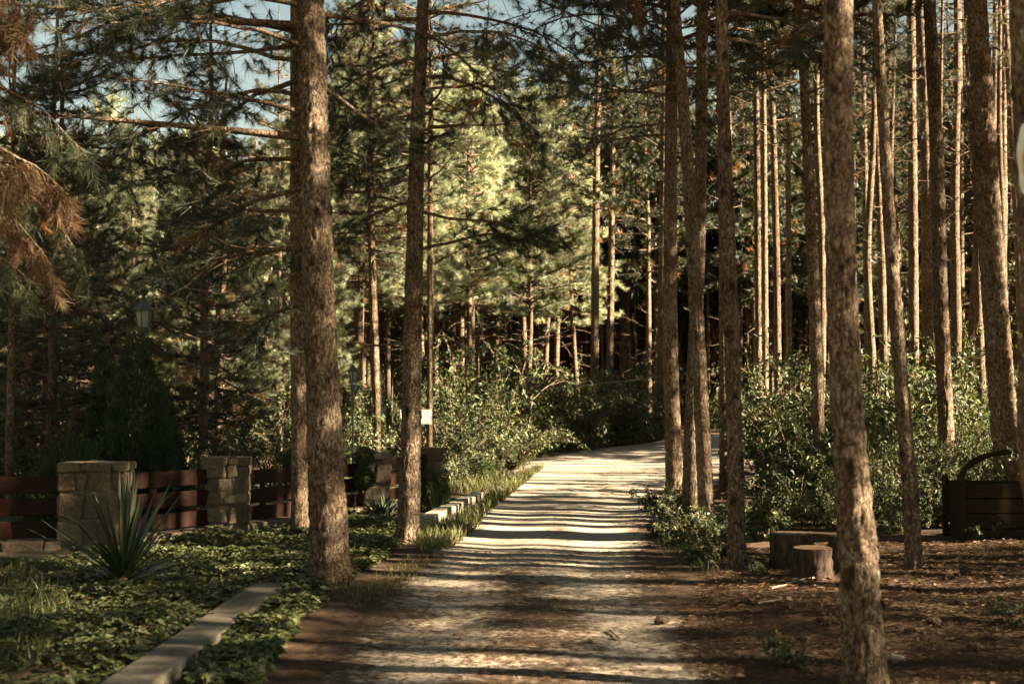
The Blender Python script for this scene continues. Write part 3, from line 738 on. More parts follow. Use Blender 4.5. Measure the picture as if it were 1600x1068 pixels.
# ---- near pine outside the left edge with drooping, partly dead boughs
NEAR['Z'] = hand_tree('near pine at the left picture edge with drooping rust-brown boughs', Vector(onground(-3.85, 8.3)),
    [(-135, 1050, 70), (-132, 600, 64), (-128, 0, 58)], 12, ('tall', 6.5, 0.8), 14, 40, 0.05, 0.06, 3)
kz = dict(n_tw=16, tw=0.36, wig=0.10, leaf_from=0.25, tufts=3, hang=0.8, size=0.9)
for q, (z, dx, dy, L, dr, dead) in enumerate([(3.25, 1, 0.15, 1.05, 1.0, 1), (3.0, 1, -0.2, 0.85, 1.1, 1), (2.85, 0.9, 0.4, 0.95, 1.1, 1), (3.6, 0.9, 0.5, 1.2, 1.2, 0), (2.6, 1, 0.2, 0.75, 1.2, 0),
                                              (4.2, 1, 0.2, 1.0, 0.4, 1), (2.9, 0.7, 0.9, 1.3, 1.1, 0), (3.9, 1, 0.0, 0.9, 0.9, 1), (3.3, 0.8, -0.6, 0.9, 1.2, 1)]):
    limb('Z', z, (dx, dy, 0.15), L, 0.014, 120+q, 'dead_branch' if dead else 'branch', 'drooping bough of rust-brown dead needles' if dead else None,
         'needle_dead' if dead else 'needle', K=40, nl=0.13, w=0.005, droop=dr, **kz)

# ------------------------------------------------------------------ pines by the dozen (copies of a few built trees)
def proto_tree(kind, seed, Hh, r0, z0, sc, label, group, name='pine_tree', nseg=14, step=0.22):
    rk = random.Random(seed)
    n = 6; zz = np.linspace(-0.3, Hh, n)
    pts = np.column_stack([np.cumsum([rk.gauss(0, 0.06) for _ in range(n)]), np.cumsum([rk.gauss(0, 0.06) for _ in range(n)]), zz]); pts[:, :2] -= pts[0, :2]
    rad = r0*(1-0.75*np.linspace(0, 1, n)**1.2)
    t = thing(name, label, 'pine tree', (0, 0, 0), 0, group)
    link('trunk', trunk_mesh('trunk', pts, rad, nseg, step, seed, 0.06, 0.25, min(10, Hh), knots=3), t)
    link('crown', CROWN[kind][seed % len(CROWN[kind])], t, axis_at(pts, z0), seed*2.1, sc)
    return t
taken = [(float(b.x), float(b.y)) for (_t, _p, _r, b) in list(NEAR.values()) + MIDT]
def scatter(protos, n, px0, px1, y0, y1, seed, dmin=1.0, road_clear=2.0, smin=0.85, smax=1.15, pw=1.0, keep=None):
    rk = random.Random(seed); made = 0; tries = 0
    while made < n and tries < 6000:
        tries += 1
        Yd = y0 + (y1-y0)*rk.random()**pw
        x = (rk.uniform(px0, px1)-CX)/FPX*Yd
        if any((x-a)**2 + (Yd-b)**2 < dmin*dmin for a, b in taken): continue
        if float(road_dist(np.array([x]), np.array([Yd]))[0]) < road_clear: continue
        if keep and not keep(x, Yd): continue
        taken.append((x, Yd))
        p = protos[made % len(protos)]
        s = rk.uniform(smin, smax)
        rot = rk.uniform(0, 6.28)
        if made < len(protos):
            p.location = onground(x, Yd); p.rotation_euler = (0, 0, rot); p.scale = (s, s, s*rk.uniform(0.94, 1.06))
        else:
            o = dup(p, onground(x, Yd), rot, (s, s, s*rk.uniform(0.94, 1.06)))
            o.rotation_euler = (rk.gauss(0, 0.012), rk.gauss(0, 0.014), rot)
        made += 1
    for p in protos[made:]:
        for c in list(p.children): bpy.data.objects.remove(c)
        bpy.data.objects.remove(p)
    return made

gp = 'sunlit bushy pines beyond the garden'
lab = 'bushy pine with sunlit pale green needles in the row beyond the fence and garden'
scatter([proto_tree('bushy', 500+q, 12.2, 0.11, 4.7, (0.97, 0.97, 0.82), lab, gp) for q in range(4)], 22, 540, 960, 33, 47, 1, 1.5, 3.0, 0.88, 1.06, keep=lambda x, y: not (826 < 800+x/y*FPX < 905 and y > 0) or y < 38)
gp2 = 'lower sunlit pines at the back of the garden'
lab2 = 'lower bushy pine with sunlit pale needles at the back of the garden'
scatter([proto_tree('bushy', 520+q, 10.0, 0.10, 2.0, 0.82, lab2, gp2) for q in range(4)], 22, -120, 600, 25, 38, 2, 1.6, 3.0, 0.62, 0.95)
gp3 = 'shaded garden pines'
lab3 = 'shaded garden pine with dark low boughs behind the stone pillars'
scatter([proto_tree('garden', 540+q, 8.5, 0.09, 1.2, 0.8, lab3, gp3, nseg=18, step=0.1) for q in range(3)], 7, -60, 620, 16.5, 23, 3, 2.0, 3.0, 0.7, 1.0)
gp4 = 'slender pines in the dark stand'
lab4 = 'slender pine trunk in the dark stand beyond the bend of the track'
scatter([proto_tree('far', 560+q, 14.5, 0.13, 6.5, (1.1, 1.1, 1.2), lab4, gp4) for q in range(5)], 66, 680, 1230, 47, 82, 4, 1.1, 2.5, 0.85, 1.05, 1.2)
gp5 = 'slender pines behind the lit bushes'
lab5 = 'slender pine trunk in the wood behind the leafy bushes at the right'
scatter([proto_tree('sparse', 580+q, 15, 0.12, 9.8, (0.65, 0.65, 0.8), lab5, gp5) for q in range(4)], 30, 1170, 1640, 21, 46, 5, 0.75, 1.2, 0.55, 0.95)
gp9 = 'low-boughed pines in the right stand'
scatter([proto_tree('far', 590+q, 11, 0.11, 3.4, (1.15, 1.15, 1.0), 'low-boughed shaded pine filling the back of the wood behind the leafy bushes', gp9) for q in range(3)], 26, 1130, 1680, 27, 44, 12, 1.3, 1.8, 0.85, 1.05)
gp6 = 'pines deep in the wood at the right'
lab6 = 'far thin pine trunk deep in the wood at the right'
scatter([proto_tree('far', 600+q, 14.5, 0.12, 4.6, (1.1, 1.1, 1.5), lab6, gp6) for q in range(4)], 52, 1150, 1680, 42, 74, 6, 1.2, 3.0, 0.85, 1.1, 1.2)
gp7 = 'pines deep in the wood at the left'
lab7 = 'far thin pine trunk deep in the wood behind the garden'
scatter([proto_tree('far', 620+q, 11.5, 0.11, 4.5, 0.95, lab7, gp7) for q in range(4)], 18, -120, 720, 42, 72, 7, 1.4, 3.0, 0.8, 1.0, 1.2)

# farther off the wood closes to one mass of trunks and crowns
def far_wood():
    rng = np.random.default_rng(91); g = Geo(); rk = random.Random(91)
    for q in range(380):
        y = 78 + 50*rk.random(); x = rk.uniform(-0.56, 0.56)*y; z = float(H(x, y)); h = rk.uniform(11, 15); r = rk.uniform(0.10, 0.17)
        lx, ly = rk.gauss(0, 0.25), rk.gauss(0, 0.25)
        g.tube(np.array([[x, y, z-0.3], [x+lx*0.5, y+ly*0.5, z+h*0.5], [x+lx, y+ly, z+h]]), [r, r*0.75, r*0.25], 7, 0)
        m = 190; f = rng.uniform(0, 1, m)**0.8; a = rng.uniform(0, 6.28, m); rr_ = (2.2*(1-f)**0.7+0.3)*rng.uniform(0.2, 1, m)**0.5
        for k in range(m):
            g.tuft(np.array([x+lx*0.8+rr_[k]*math.cos(a[k]), y+rr_[k]*math.sin(a[k]), z+h*(0.36+0.64*f[k])]), np.array([math.cos(a[k]), math.sin(a[k]), 0.5]), rng.uniform(0.8, 1.3), rng.uniform(0.05, 0.8))
        for k in range(14):
            zz = z+h*rk.uniform(0.05, 0.4); an = rk.uniform(0, 6.28); l = rk.uniform(0.4, 1.6)
            g.tube(np.array([[x, y, zz], [x+l*math.cos(an), y+l*math.sin(an), zz+rk.uniform(-0.2, 0.1)]]), [0.03, 0.01], 3, 0, cap=False)
    for q in range(700):
        y = 53 + 38*rk.random(); x = (rk.uniform(-0.3, 0.5) if q < 420 else rk.uniform(0.0, 0.28))*y; h = rk.uniform(10, 14); r = rk.uniform(0.05, 0.10)
        if float(road_dist(np.array([x]), np.array([y]))[0]) < 2.0: continue
        z = float(H(x, y)); lx, ly = rk.gauss(0, 0.3), rk.gauss(0, 0.3)
        g.tube(np.array([[x, y, z-0.3], [x+lx*0.4, y+ly*0.4, z+h*0.5], [x+lx, y+ly, z+h]]), [r, r*0.75, r*0.25], 6, 0)
        for k in range(60):
            f = rk.random()**0.8; a = rk.uniform(0, 6.28); rr_ = (1.7*(1-f)**0.7+0.3)*rk.random()**0.5
            g.tuft(np.array([x+lx*0.8+rr_*math.cos(a), y+rr_*math.sin(a), z+h*(0.42+0.58*f)]), np.array([math.cos(a), math.sin(a), 0.4]), rk.uniform(0.8, 1.3), rk.uniform(0.0, 0.6))
        for k in range(9):
            zz = z+h*rk.uniform(0.05, 0.45); an = rk.uniform(0, 6.28); l = rk.uniform(0.3, 1.3)
            g.tube(np.array([[x, y, zz], [x+l*math.cos(an), y+l*math.sin(an), zz+rk.uniform(-0.3, 0.1)]]), [0.02, 0.006], 3, 0, cap=False)
    g.grow_tufts(rng, 9, 0.50, 0.10)
    tag(link('far_wood', g.mesh('far_wood', [M['bark'], M['needle']])), 'far-off wood closing the view', 'wood', kind='stuff')
far_wood()

# the wood to the right of the track carries on past the frame; its trunks and crowns shade the track, with further unseen pines added for shade
gp8 = 'pines of the wood right of the track'
lab8 = 'tall unseen pine outside the frame whose crown shades the scene'
side = [proto_tree('tall', 640+q, 15.5, 0.12, 8.3, (1.35, 1.35, 1.0), lab8, gp8, nseg=10, step=0.5) for q in range(3)]
sidel = [proto_tree('sparse', 660+q, 15.5, 0.12, 8.3, 1.0, lab8, gp8, nseg=10, step=0.5) for q in range(2)]
sidem = proto_tree('sparse', 670, 14, 0.11, 5.0, (1.25, 1.25, 1.25), lab8, gp8, nseg=10, step=0.5)
side2 = proto_tree('far', 650, 14.5, 0.13, 2.5, (1.4, 1.4, 1.7), lab8, gp8, nseg=10, step=0.5)  # low, wide crown shaped to screen the sun
rk = random.Random(5); spots = []
while len(spots) < 25:                                  # trunks striping the track
    y = rk.uniform(9.6, 16); x = rk.uniform(max(5.0, y*0.46), 17)
    if all((x-a)**2+(y-b)**2 > 1.3 for a, b in spots): spots.append((x, y))
kinds = ['tall' if q % 2 else 'loose' for q in range(len(spots))]
def more(n, x0, x1, y0, y1, d2, kind):
    k = len(spots)+n
    while len(spots) < k:
        y = rk.uniform(y0, y1); x = rk.uniform(x0, x1) if x0 is not None else 0.43*y + rk.uniform(0, 20)
        if all((x-a)**2+(y-b)**2 > d2 for a, b in spots): spots.append((x, y)); kinds.append(kind)
more(2, 8, 18, 1.5, 9, 2.5, 'tall')
spots += [(15.0, 3.2), (17.6, 2.4), (13.0, 4.6)]; kinds += ['mid', 'tall', 'mid']  # unseen pines added to shade the nearest right trunk
more(3, 8.5, 19, 0, 9.0, 2.0, 'mid')                   # crowns shading the garden
more(2, 17, 33, -2, 6.6, 3.0, 'tall')
more(9, 16, 33, -1, 7.4, 3.0, 'loose')                # crowns shading the foreground
more(6, -12, 8, -16, -3, 6.0, 'tall')                   # unseen pines behind the viewer, added to cut the sky light
more(10, 24, 40, 40, 66, 6.0, 'low')  # low pines added as a screen keeping sun off the deep stand
more(8, 17.5, 26, 28, 38, 5.0, 'low')                    # unseen low pines added to shade the bushes at the bend
more(16, None, 0, 44, 84, 4.0, 'tall')                  # closed canopy right of the deep stand
more(8, -16, -6.5, 3, 12, 5.0, 'tall')                 # unseen pines left of the garden, added to block sky light
for q, ((x, y), kd) in enumerate(zip(spots, kinds)):
    s = rk.uniform(0.8, 1.1)
    if q < 3: o = side[q]; o.location = onground(x, y); o.scale = (s, s, s)
    else: dup(side[q % 3] if kd == 'tall' else (sidel[q % 2] if kd == 'loose' else sidem if kd == 'mid' else side2), onground(x, y), rk.uniform(0, 6.28), s)
side2.location = onground(30, 37); sidem.location = onground(11.2, 8.2); sidel[0].location = onground(13.2, 15.6); sidel[1].location = onground(15.1, 12.8)

# ------------------------------------------------------------------ bushes
def shrub_meshes(seed, n_st=10, h=1.8, r=0.9, nl=4200, L=0.075, W=0.042, clump=16, top_light=0.2):
    rng = np.random.default_rng(seed); gs, gl = Geo(), Geo()
    ends = []
    for q in range(n_st):
        a = rng.uniform(0, 6.28); d = unit([math.cos(a)*0.55, math.sin(a)*0.55, rng.uniform(0.7, 1.3)]); p = np.array([math.cos(a), math.sin(a), 0])*rng.uniform(0, 0.2)*r
        pts = [p]; ln = h*rng.uniform(0.6, 1.2)
        for e in range(7):
            d = unit(d + rng.normal(0, 0.13, 3) + np.array([math.cos(a), math.sin(a), -0.1])*0.06)
            pts.append(pts[-1]+d*ln/7)
        pts = np.array(pts); gs.tube(pts, np.linspace(0.016, 0.004, 8), 4)
        for e in range(11):
            t = rng.uniform(0.15, 1.0)*7; k = min(int(t), 6); b = pts[k]+(pts[k+1]-pts[k])*(t-k)
            dd = unit(rng.normal(0, 1, 3) + np.array([0, 0, 0.35])); l2 = rng.uniform(0.2, 0.55)*r
            e2 = b + dd*l2 + np.array([0, 0, -0.06]); md = b + dd*l2*0.5 + np.array([0, 0, 0.03])
            gs.tube(np.array([b, md, e2]), [0.006, 0.004, 0.002], 3, cap=False)
            ends.append((b, md, e2))
    m = len(ends); per = max(1, nl//m)
    for b, md, e2 in ends:
        t = rng.uniform(0.15, 1.05, per)[:, None]
        pp = np.where(t < 0.5, b+(md-b)*t*2, md+(e2-md)*(t-0.5)*2) + rng.normal(0, 0.05*r, (per, 3))
        ax = unit(e2-b)
        dr = ax[None]*0.6 + rng.normal(0, 0.7, (per, 3)) + np.array([0, 0, -0.15])
        nn = rng.normal(0, 0.5, (per, 3)) + np.array([0, 0, 1.0])
        s = rng.uniform(0.6, 1.25, per)
        v = np.clip(rng.normal(rng.uniform(0.25, 0.75), 0.15, per), 0, 1)
        pp[:, 2] = np.maximum(pp[:, 2], 0.03)
        gl.leaves(pp, dr, nn, L*s, W*s, v, mat=0)
    return gs.mesh('stem', [M['bark']]), gl.mesh('foliage', [M['leaf']], False)
SHRUB = [shrub_meshes(30+q, 11, 1.7, 0.9, [3000, 3600, 2300, 3000][q], [0.08, 0.065, 0.10, 0.075][q], [0.044, 0.038, 0.052, 0.032][q]) for q in range(4)]
SMALL = [shrub_meshes(50+q, 9, 0.55, 0.35, 900, 0.06, 0.034) for q in range(2)]
def shrub(label, x, y, s, seed, group, name='leafy_bush', cat='bush', kind=None):
    kind = kind or SHRUB
    t = thing(name, label, cat, onground(x, y, -0.02), seed*1.3, group, s)
    link('stem', kind[seed % len(kind)][0], t); link('foliage', kind[seed % len(kind)][1], t)
    return t
rk = random.Random(21)
# right side: the sunlit thicket behind the stumps and planter
gR = 'leafy bushes at the right under the pines'
right = [(1262, 18.2, 0.85), (1262, 20.5, 1.0), (1262, 17, 0.85), (1245, 22, 1.55), (1275, 19.5, 1.0), (1318, 18, 0.95), (1350, 20.5, 1.05), (1385, 17.2, 0.9), (1410, 20, 1.1), (1445, 16.5, 0.85), (1462, 19.2, 1.05),
         (1500, 17.5, 0.95), (1520, 21, 1.1), (1552, 18.5, 0.95), (1590, 20.5, 1.1), (1625, 17.5, 0.95), (1300, 24, 1.25), (1370, 25, 1.3), (1440, 24.5, 1.25), (1500, 25.5, 1.3), (1570, 25, 1.25), (1640, 24, 1.2),
          (1335, 16, 0.6), (1480, 15.2, 0.55), (1560, 22.5, 1.2), (1400, 15.3, 0.5), (1222, 14.6, 0.6), (1262, 15.0, 0.75), (1300, 14.4, 0.6), (1345, 14.6, 0.7), (1388, 13.8, 0.45), (1440, 14.4, 0.6), (1480, 22, 1.2), (1600, 22.5, 1.15)]
for q, (px, Yd, s) in enumerate(right):
    x = (px-CX)/FPX*Yd
    lab = 'leafy bush in the sunlit thicket behind the stumps and the planter'
    if (px, Yd) == (1245, 22): lab = 'tallest leafy sapling bush in the thicket, right of the knotty pale pine'
    shrub(lab, x, Yd, s*rk.choice([0.6, 0.85, 1.0, 1.3]), q, None if 'tallest' in lab else gR)
# beyond the bend: the row along the outer edge of the track, and a second row behind it
gC = 'dark bushes along the outer edge of the bend'
q = 0
for Yd0, sc_, back in ((0, 1.0, 0.9), (0, 1.15, 2.8)):
    for e in range(17):
        f = e/16.0
        px = 700 + f*335; base = np.interp(px, [690, 800, 830, 930, 1035], [752, 735, 716, 702, 689])
        g0 = G(px, base); x, y = g0.x - 0.15*back, g0.y + back
        shrub('dark broad-leaved bush on the outer edge of the bend, below the dark stand', x, y, sc_*rk.choice([0.4, 0.55, 0.75, 1.0, 1.45])*(1.0 if px < 830 else 1.15), q, gC); q += 1
# understorey in the dark stand further back
for e in range(46):
    Yd = rk.uniform(48, 82); px = rk.uniform(560, 1700); x = (px-CX)/FPX*Yd
    if float(road_dist(np.array([x]), np.array([Yd]))[0]) < 2.5: continue
    shrub('shaded bush growing among the trunks of the dark stand', x, Yd, rk.uniform(1.2, 2.0), q, 'understorey bushes of the dark stand'); q += 1
# garden bushes behind the fence
gG = 'shaded bushes in the garden behind the fence'
for px, Yd, s in [(20, 17, 0.7), (80, 19, 0.8), (330, 18, 0.75), (390, 20, 0.85), (430, 19, 0.9), (545, 22, 0.9), (620, 24, 1.0), (290, 22, 1.0), (480, 24, 1.1), (-40, 19, 0.9), (650, 23.5, 0.9), (705, 25.5, 0.85), (180, 24, 1.2), (60, 26, 1.2), (380, 27, 1.2)]:
    shrub('shaded leafy bush in the garden behind the board fence', (px-CX)/FPX*Yd, Yd, s, q, gG); q += 1
# weeds at the foot of the track-side trunks
gW = 'weeds at the foot of the track-side pines'
for px, py, s in [(1030, 800, 0.8), (1045, 822, 0.7), (1068, 812, 0.75), (1085, 855, 0.8), (1112, 850, 0.9), (1128, 838, 0.8), (1098, 880, 0.7), (1060, 850, 0.5), (1130, 872, 0.6), (1172, 820, 0.9), (1180, 850, 0.8), (1192, 900, 0.35), (1025, 840, 0.4)]:
    g0 = G(px, py); shrub('small sunlit weed clump at the foot of the track-side pines', g0.x, g0.y, s, q, gW, 'weed_clump', 'weed', SMALL); q += 1
gV = 'low plants along the kerb'
for px, py, s in [(700, 760, 1.0), (725, 752, 1.1), (750, 745, 1.0), (775, 735, 0.9), (800, 733, 0.9), (690, 745, 1.1), (735, 740, 1.2)]:
    g0 = G(px, py); shrub('low leafy plant on the bank behind the pale kerb', g0.x, g0.y, s, q, gV, 'low_plant', 'plant', SMALL); q += 1
for px, py, s in [(1535, 850, 0.5), (1240, 1045, 0.45), (1598, 990, 0.5), (1265, 880, 0.3)]:
    g0 = G(px, py); shrub('small dark weed on the needle-covered ground at the right', g0.x, g0.y, s, q, 'weeds on the needle litter', 'weed_clump', 'weed', SMALL); q += 1

# conifers in the garden: a dark conical cypress, a pale green juniper, ball topiary, small dark columns
def cone_bush(seed, h, r, n, L, W, m, up=0.8, shape=0.75):
    rng = np.random.default_rng(seed); g, gs = Geo(), Geo()
    z = h*(1-np.sqrt(rng.uniform(0, 1, n)))*0.98+0.05
    a = rng.uniform(0, 6.28, n)
    rr_ = r*(1-z/h)**shape*(0.80+0.25*vnoise(np.cos(a)*2.2, np.sin(a)*2.2, z*3.2, seed))*rng.uniform(0.55, 1.08, n)**0.5
    p = np.column_stack([rr_*np.cos(a), rr_*np.sin(a), z])
    d = np.column_stack([np.cos(a)*0.6, np.sin(a)*0.6, np.full(n, up)]) + rng.normal(0, 0.3, (n, 3))
    nn = np.column_stack([-np.sin(a), np.cos(a), np.zeros(n)])*0.6 + rng.normal(0, 0.6, (n, 3))
    v = np.clip(0.5 + 0.4*vnoise(p[:, 0]*7, p[:, 1]*7, p[:, 2]*7, seed+2) + rng.normal(0, 0.1, n), 0, 1)
    g.leaves(p, d, nn, L*rng.uniform(0.6, 1.3, n), W, v, mat=0)
    gs.tube(np.array([[0, 0, -0.05], [0, 0, h*0.5], [0, 0, h*0.9]]), [r*0.09, r*0.06, r*0.02], 6)
    return gs.mesh('stem', [M['bark']]), g.mesh('foliage', [m], False)
def cone_thing(name, label, cat, px, Yd, meshes, group=None, s=1.0, seed=0):
    x = (px-CX)/FPX*Yd
    t = thing(name, label, cat, onground(x, Yd), seed, group, s)
    link('stem', meshes[0], t); link('foliage', meshes[1], t)
    return t
big = cone_bush(1, 2.3, 0.72, 15000, 0.075, 0.022, M['thuja'])
cone_thing('cypress', 'dark conical cypress behind the fence below the near lantern', 'cypress', 214, 15.0, big)
cone_thing('cypress', 'smaller dark cypress right beside the conical one', 'cypress', 255, 16.6, cone_bush(2, 1.7, 0.5, 9000, 0.07, 0.022, M['thuja']), seed=1)
cone_thing('cypress', 'narrow dark cypress left behind the conical one', 'cypress', 166, 17.5, cone_bush(9, 2.3, 0.45, 9000, 0.07, 0.022, M['thuja']), seed=2)
cone_thing('juniper', 'feathery yellow-green juniper behind the left stone pillar', 'juniper', 118, 14.6, cone_bush(3, 1.0, 0.62, 8000, 0.10, 0.010, M['juniper'], 1.2, 0.45))
cone_thing('dwarf_conifer', 'small dark conifer column in front of the last stone pillar', 'dwarf conifer', 672, 16.6, cone_bush(4, 0.55, 0.17, 3500, 0.05, 0.012, M['thuja'], 1.0, 0.35))
cone_thing('dwarf_conifer', 'lower dark conifer beside the pillar, nearer the kerb', 'dwarf conifer', 690, 17.0, cone_bush(5, 0.42, 0.15, 3000, 0.05, 0.012, M['thuja'], 1.0, 0.35), seed=1)

def ball(seed, r, n, c, m, L=0.035, W=0.012):
    rng = np.random.default_rng(seed); g = Geo()
    d = rng.normal(size=(n, 3)); d /= np.linalg.norm(d, axis=1)[:, None]
    lump = 1 + 0.12*vnoise(d[:, 0]*3, d[:, 1]*3, d[:, 2]*3, seed)
    p = d*(r*lump*rng.uniform(0.6, 1.0, n)**0.4)[:, None] + np.asarray(c)
    g.leaves(p, d + rng.normal(0, 0.5, (n, 3)), rng.normal(size=(n, 3)), L*rng.uniform(0.6, 1.3, n), W, np.clip(rng.normal(0.45, 0.22, n), 0, 1), mat=0)
    return g.mesh('foliage_ball', [m], False)
bt = G(569, 806)
t = thing('topiary_tree', 'small topiary tree clipped into two dark balls in front of the stone pillar', 'topiary', bt)
gs = Geo(); gs.tube(np.array([[0, 0, -0.05], [0.01, 0, 0.3], [0, 0.01, 0.6], [0, 0, 0.78]]), [0.016, 0.014, 0.012, 0.008], 7)
link('stem', gs.mesh('stem', [M['bark']]), t)
link('foliage_ball', ball(1, 0.125, 2600, (0, 0, 0.47), M['thuja']), t)
link('foliage_ball', ball(2, 0.11, 2200, (0, 0, 0.74), M['thuja']), t)
g0 = G(760, 752)
t = thing('round_shrub', 'small pale round clipped shrub on the bank beyond the kerb', 'shrub', (g0.x, g0.y, g0.z))
link('foliage_ball', ball(3, 0.16, 1800, (0, 0, 0.2), M['juniper']), t)
gs = Geo(); gs.tube(np.array([[0, 0, -0.03], [0, 0, 0.2]]), [0.012, 0.01], 6); link('stem', gs.mesh('stem', [M['bark']]), t)

# yucca: long stiff blades, folded lengthwise
def yucca(px, py):
    b = G(px, py); rng = np.random.default_rng(77)
    t = thing('yucca', 'spiky yucca with long dark blades in front of the stone pillar', 'yucca', b)
    for dead in (0, 1):
        g = Geo(); n = 78 if not dead else 16
        for q in range(n):
            f = (q+0.5)/n; a = rng.uniform(0, 6.28)
            el = (R(86)-R(100)*f**1.2) if not dead else R(rng.uniform(-30, 0))
            L = rng.uniform(0.5, 0.86)*(1.0 if f < 0.7 else 0.8)
            d = np.array([math.cos(a)*math.cos(el), math.sin(a)*math.cos(el), math.sin(el)])
            s = np.array([-math.sin(a), math.cos(a), 0])
            p = np.array([0, 0, 0.16-0.1*f]); V = []; m = 7
            sag = rng.uniform(0.0, 0.9)*(0.3+f) + (1.0 if rng.random() < 0.18 else 0)
            for e in range(m+1):
                tt = e/m; w = 0.043*(0.55+1.0*tt-0.2*tt)*(1-tt**2.6)+0.001
                up = np.cross(d, s)*-1
                V += [p - s*w/2 + up*w*0.22, p, p + s*w/2 + up*w*0.22]
                d = unit(d + np.array([0, 0, -sag/m*tt*1.6])); p = p + d*L/m
            F = []
            for e in range(m):
                for c in (0, 1): F.append((e*3+c, e*3+c+1, e*3+4+c, e*3+3+c))
            g.add(V, F, 0, float(np.clip(rng.normal(0.45, 0.25), 0, 0.85) if not dead else 1.0))
        link('blade_rosette' if not dead else 'dead_blades', g.mesh('blades', [M['yucca'] if not dead else M['litter']]), t)
yucca(192, 928)
g2 = G(596, 812)
rng = np.random.default_rng(5); g = Geo()
for q in range(46):
    a, el, L = rng.uniform(0, 6.28), R(rng.uniform(35, 85)), rng.uniform(0.22, 0.42)
    d = np.array([math.cos(a)*math.cos(el), math.sin(a)*math.cos(el), math.sin(el)])
    g.leaves([np.array([rng.normal(0, 0.05), rng.normal(0, 0.04), 0.0])], [d], [[0, 0.3, 1]], L, 0.022, rng.uniform(0, 1), mat=0)
tag(link('iris_clump', g.mesh('iris_clump', [M['yucca']], False), None, g2), 'tuft of sword-shaped leaves between the topiary and the slim kerb-side pine', 'plant')
for px, py, lab in [(62, 800, 'red flower clump behind the left end of the board fence'), (305, 805, 'red flower clump behind the boards left of the second pillar')]:
    g0 = G(px, py+30); rng = np.random.default_rng(px)
    t = thing('flower_clump', lab, 'flowers', (g0.x, g0.y+0.5, g0.z))
    link('foliage', SMALL[0][1], t, (0, 0, 0), 0, 0.6)
    g = Geo(); n = 60
    p = np.column_stack([rng.normal(0, 0.16, n), rng.normal(0, 0.1, n), rng.uniform(0.22, 0.42, n)])
    g.leaves(p, rng.normal(0, 1, (n, 3)), rng.normal(0, 1, (n, 3)), 0.06, 0.035, rng.uniform(0, 1, n), mat=0)
    link('blossom', g.mesh('blossom', [M['red_leaf']], False), t)

# ------------------------------------------------------------------ built pieces: fence, pillars, kerbs
def bm_mesh(name, bm, mats, smooth=False, var=None):
    me = bpy.data.meshes.new(name); bm.normal_update(); bm.to_mesh(me); bm.free()
    for m in (mats if isinstance(mats, (list, tuple)) else [mats]): me.materials.append(m)
    for p in me.polygons: p.use_smooth = smooth
    return me
def add_box(bm, c, s, rot=None, bev=0.0, seg=1, jit=0.0, rk=None):
    r = bmesh.ops.create_cube(bm, size=1.0); vs = r['verts']
    for v in vs:
        v.co = Vector((v.co.x*s[0], v.co.y*s[1], v.co.z*s[2]))
        if jit: v.co += Vector((rk.uniform(-jit, jit), rk.uniform(-jit, jit), rk.uniform(-jit, jit)))
    if bev:
        es = list({e for v in vs for e in v.link_edges})
        out = bmesh.ops.bevel(bm, geom=es, offset=bev, segments=seg, affect='EDGES', profile=0.6)
        vs = list({v for f in out['faces'] for v in f.verts} | {v for v in vs if v.is_valid})
    M4 = Matrix.Translation(c) @ (rot.to_4x4() if rot else Matrix.Identity(4))
    bmesh.ops.transform(bm, matrix=M4, verts=vs)
    return vs
def boxes(name, lst, m, bev=0.006, smooth=False):
    bm = bmesh.new()
    for c, s, rot in lst: add_box(bm, c, s, rot, bev)
    return bm_mesh(name, bm, m, smooth)

def stone_pillar(label, loc, rz, w, d, h, seed, s_course=0.16):
    rk = random.Random(seed)
    t = thing('stone_pillar', label, 'stone pillar', loc, rz, 'rubble stone pillars of the fence')
    core = bmesh.new(); add_box(core, (0, 0, h/2-0.06), (w-0.012, d-0.012, h-0.02), None, 0.03)
    link('mortar', bm_mesh('mortar', core, M['mortar']), t)
    bm = bmesh.new(); lay = bm.verts.layers.float.new('var')
    z = -0.1
    while z < h-0.13:
        hh = min(rk.uniform(0.75, 1.7)*s_course, h-0.07-z)
        for face in range(4):
            ln = w if face % 2 == 0 else d; x = -ln/2
            while x < ln/2-0.03:
                sw = min(rk.uniform(0.10, 0.36), ln/2-x)
                if ln/2-x-sw < 0.06: sw = ln/2-x
                cxx = x+sw/2; off = (d if face % 2 == 0 else w)/2-0.045 + rk.uniform(-0.010, 0.014)
                rotm = Matrix.Rotation(face*math.pi/2, 3, 'Z')
                vs = add_box(bm, rotm @ Vector((cxx, -off, z+hh/2)), (sw-0.016, 0.10, hh*rk.uniform(0.82, 1.0)-0.014), rotm @ Matrix.Rotation(rk.gauss(0, 0.07), 3, 'Y'), 0.02, 2, 0.016, rk)
                vv = rk.random()
                for v in vs: v[lay] = vv
                x += sw
        z += hh
    link('stonework', bm_mesh('stonework', bm, M['stone'], False), t)
    cap = bmesh.new(); lay = cap.verts.layers.float.new('var')
    x = -w/2-0.01
    while x < w/2:
        sw = rk.uniform(0.2, 0.36)
        if w/2+0.02-x-sw < 0.12: sw = w/2+0.02-x
        vs = add_box(cap, (x+sw/2, 0, h-0.035), (sw-0.008, d+0.022, 0.085), Matrix.Rotation(rk.gauss(0, 0.02), 3, 'Y'), 0.016, 2, 0.008, rk)
        vv = rk.uniform(0.15, 0.75)
        for v in vs: v[lay] = vv
        x += sw
    link('cap_stone', bm_mesh('cap_stone', cap, M['stone'], False), t)
    return t
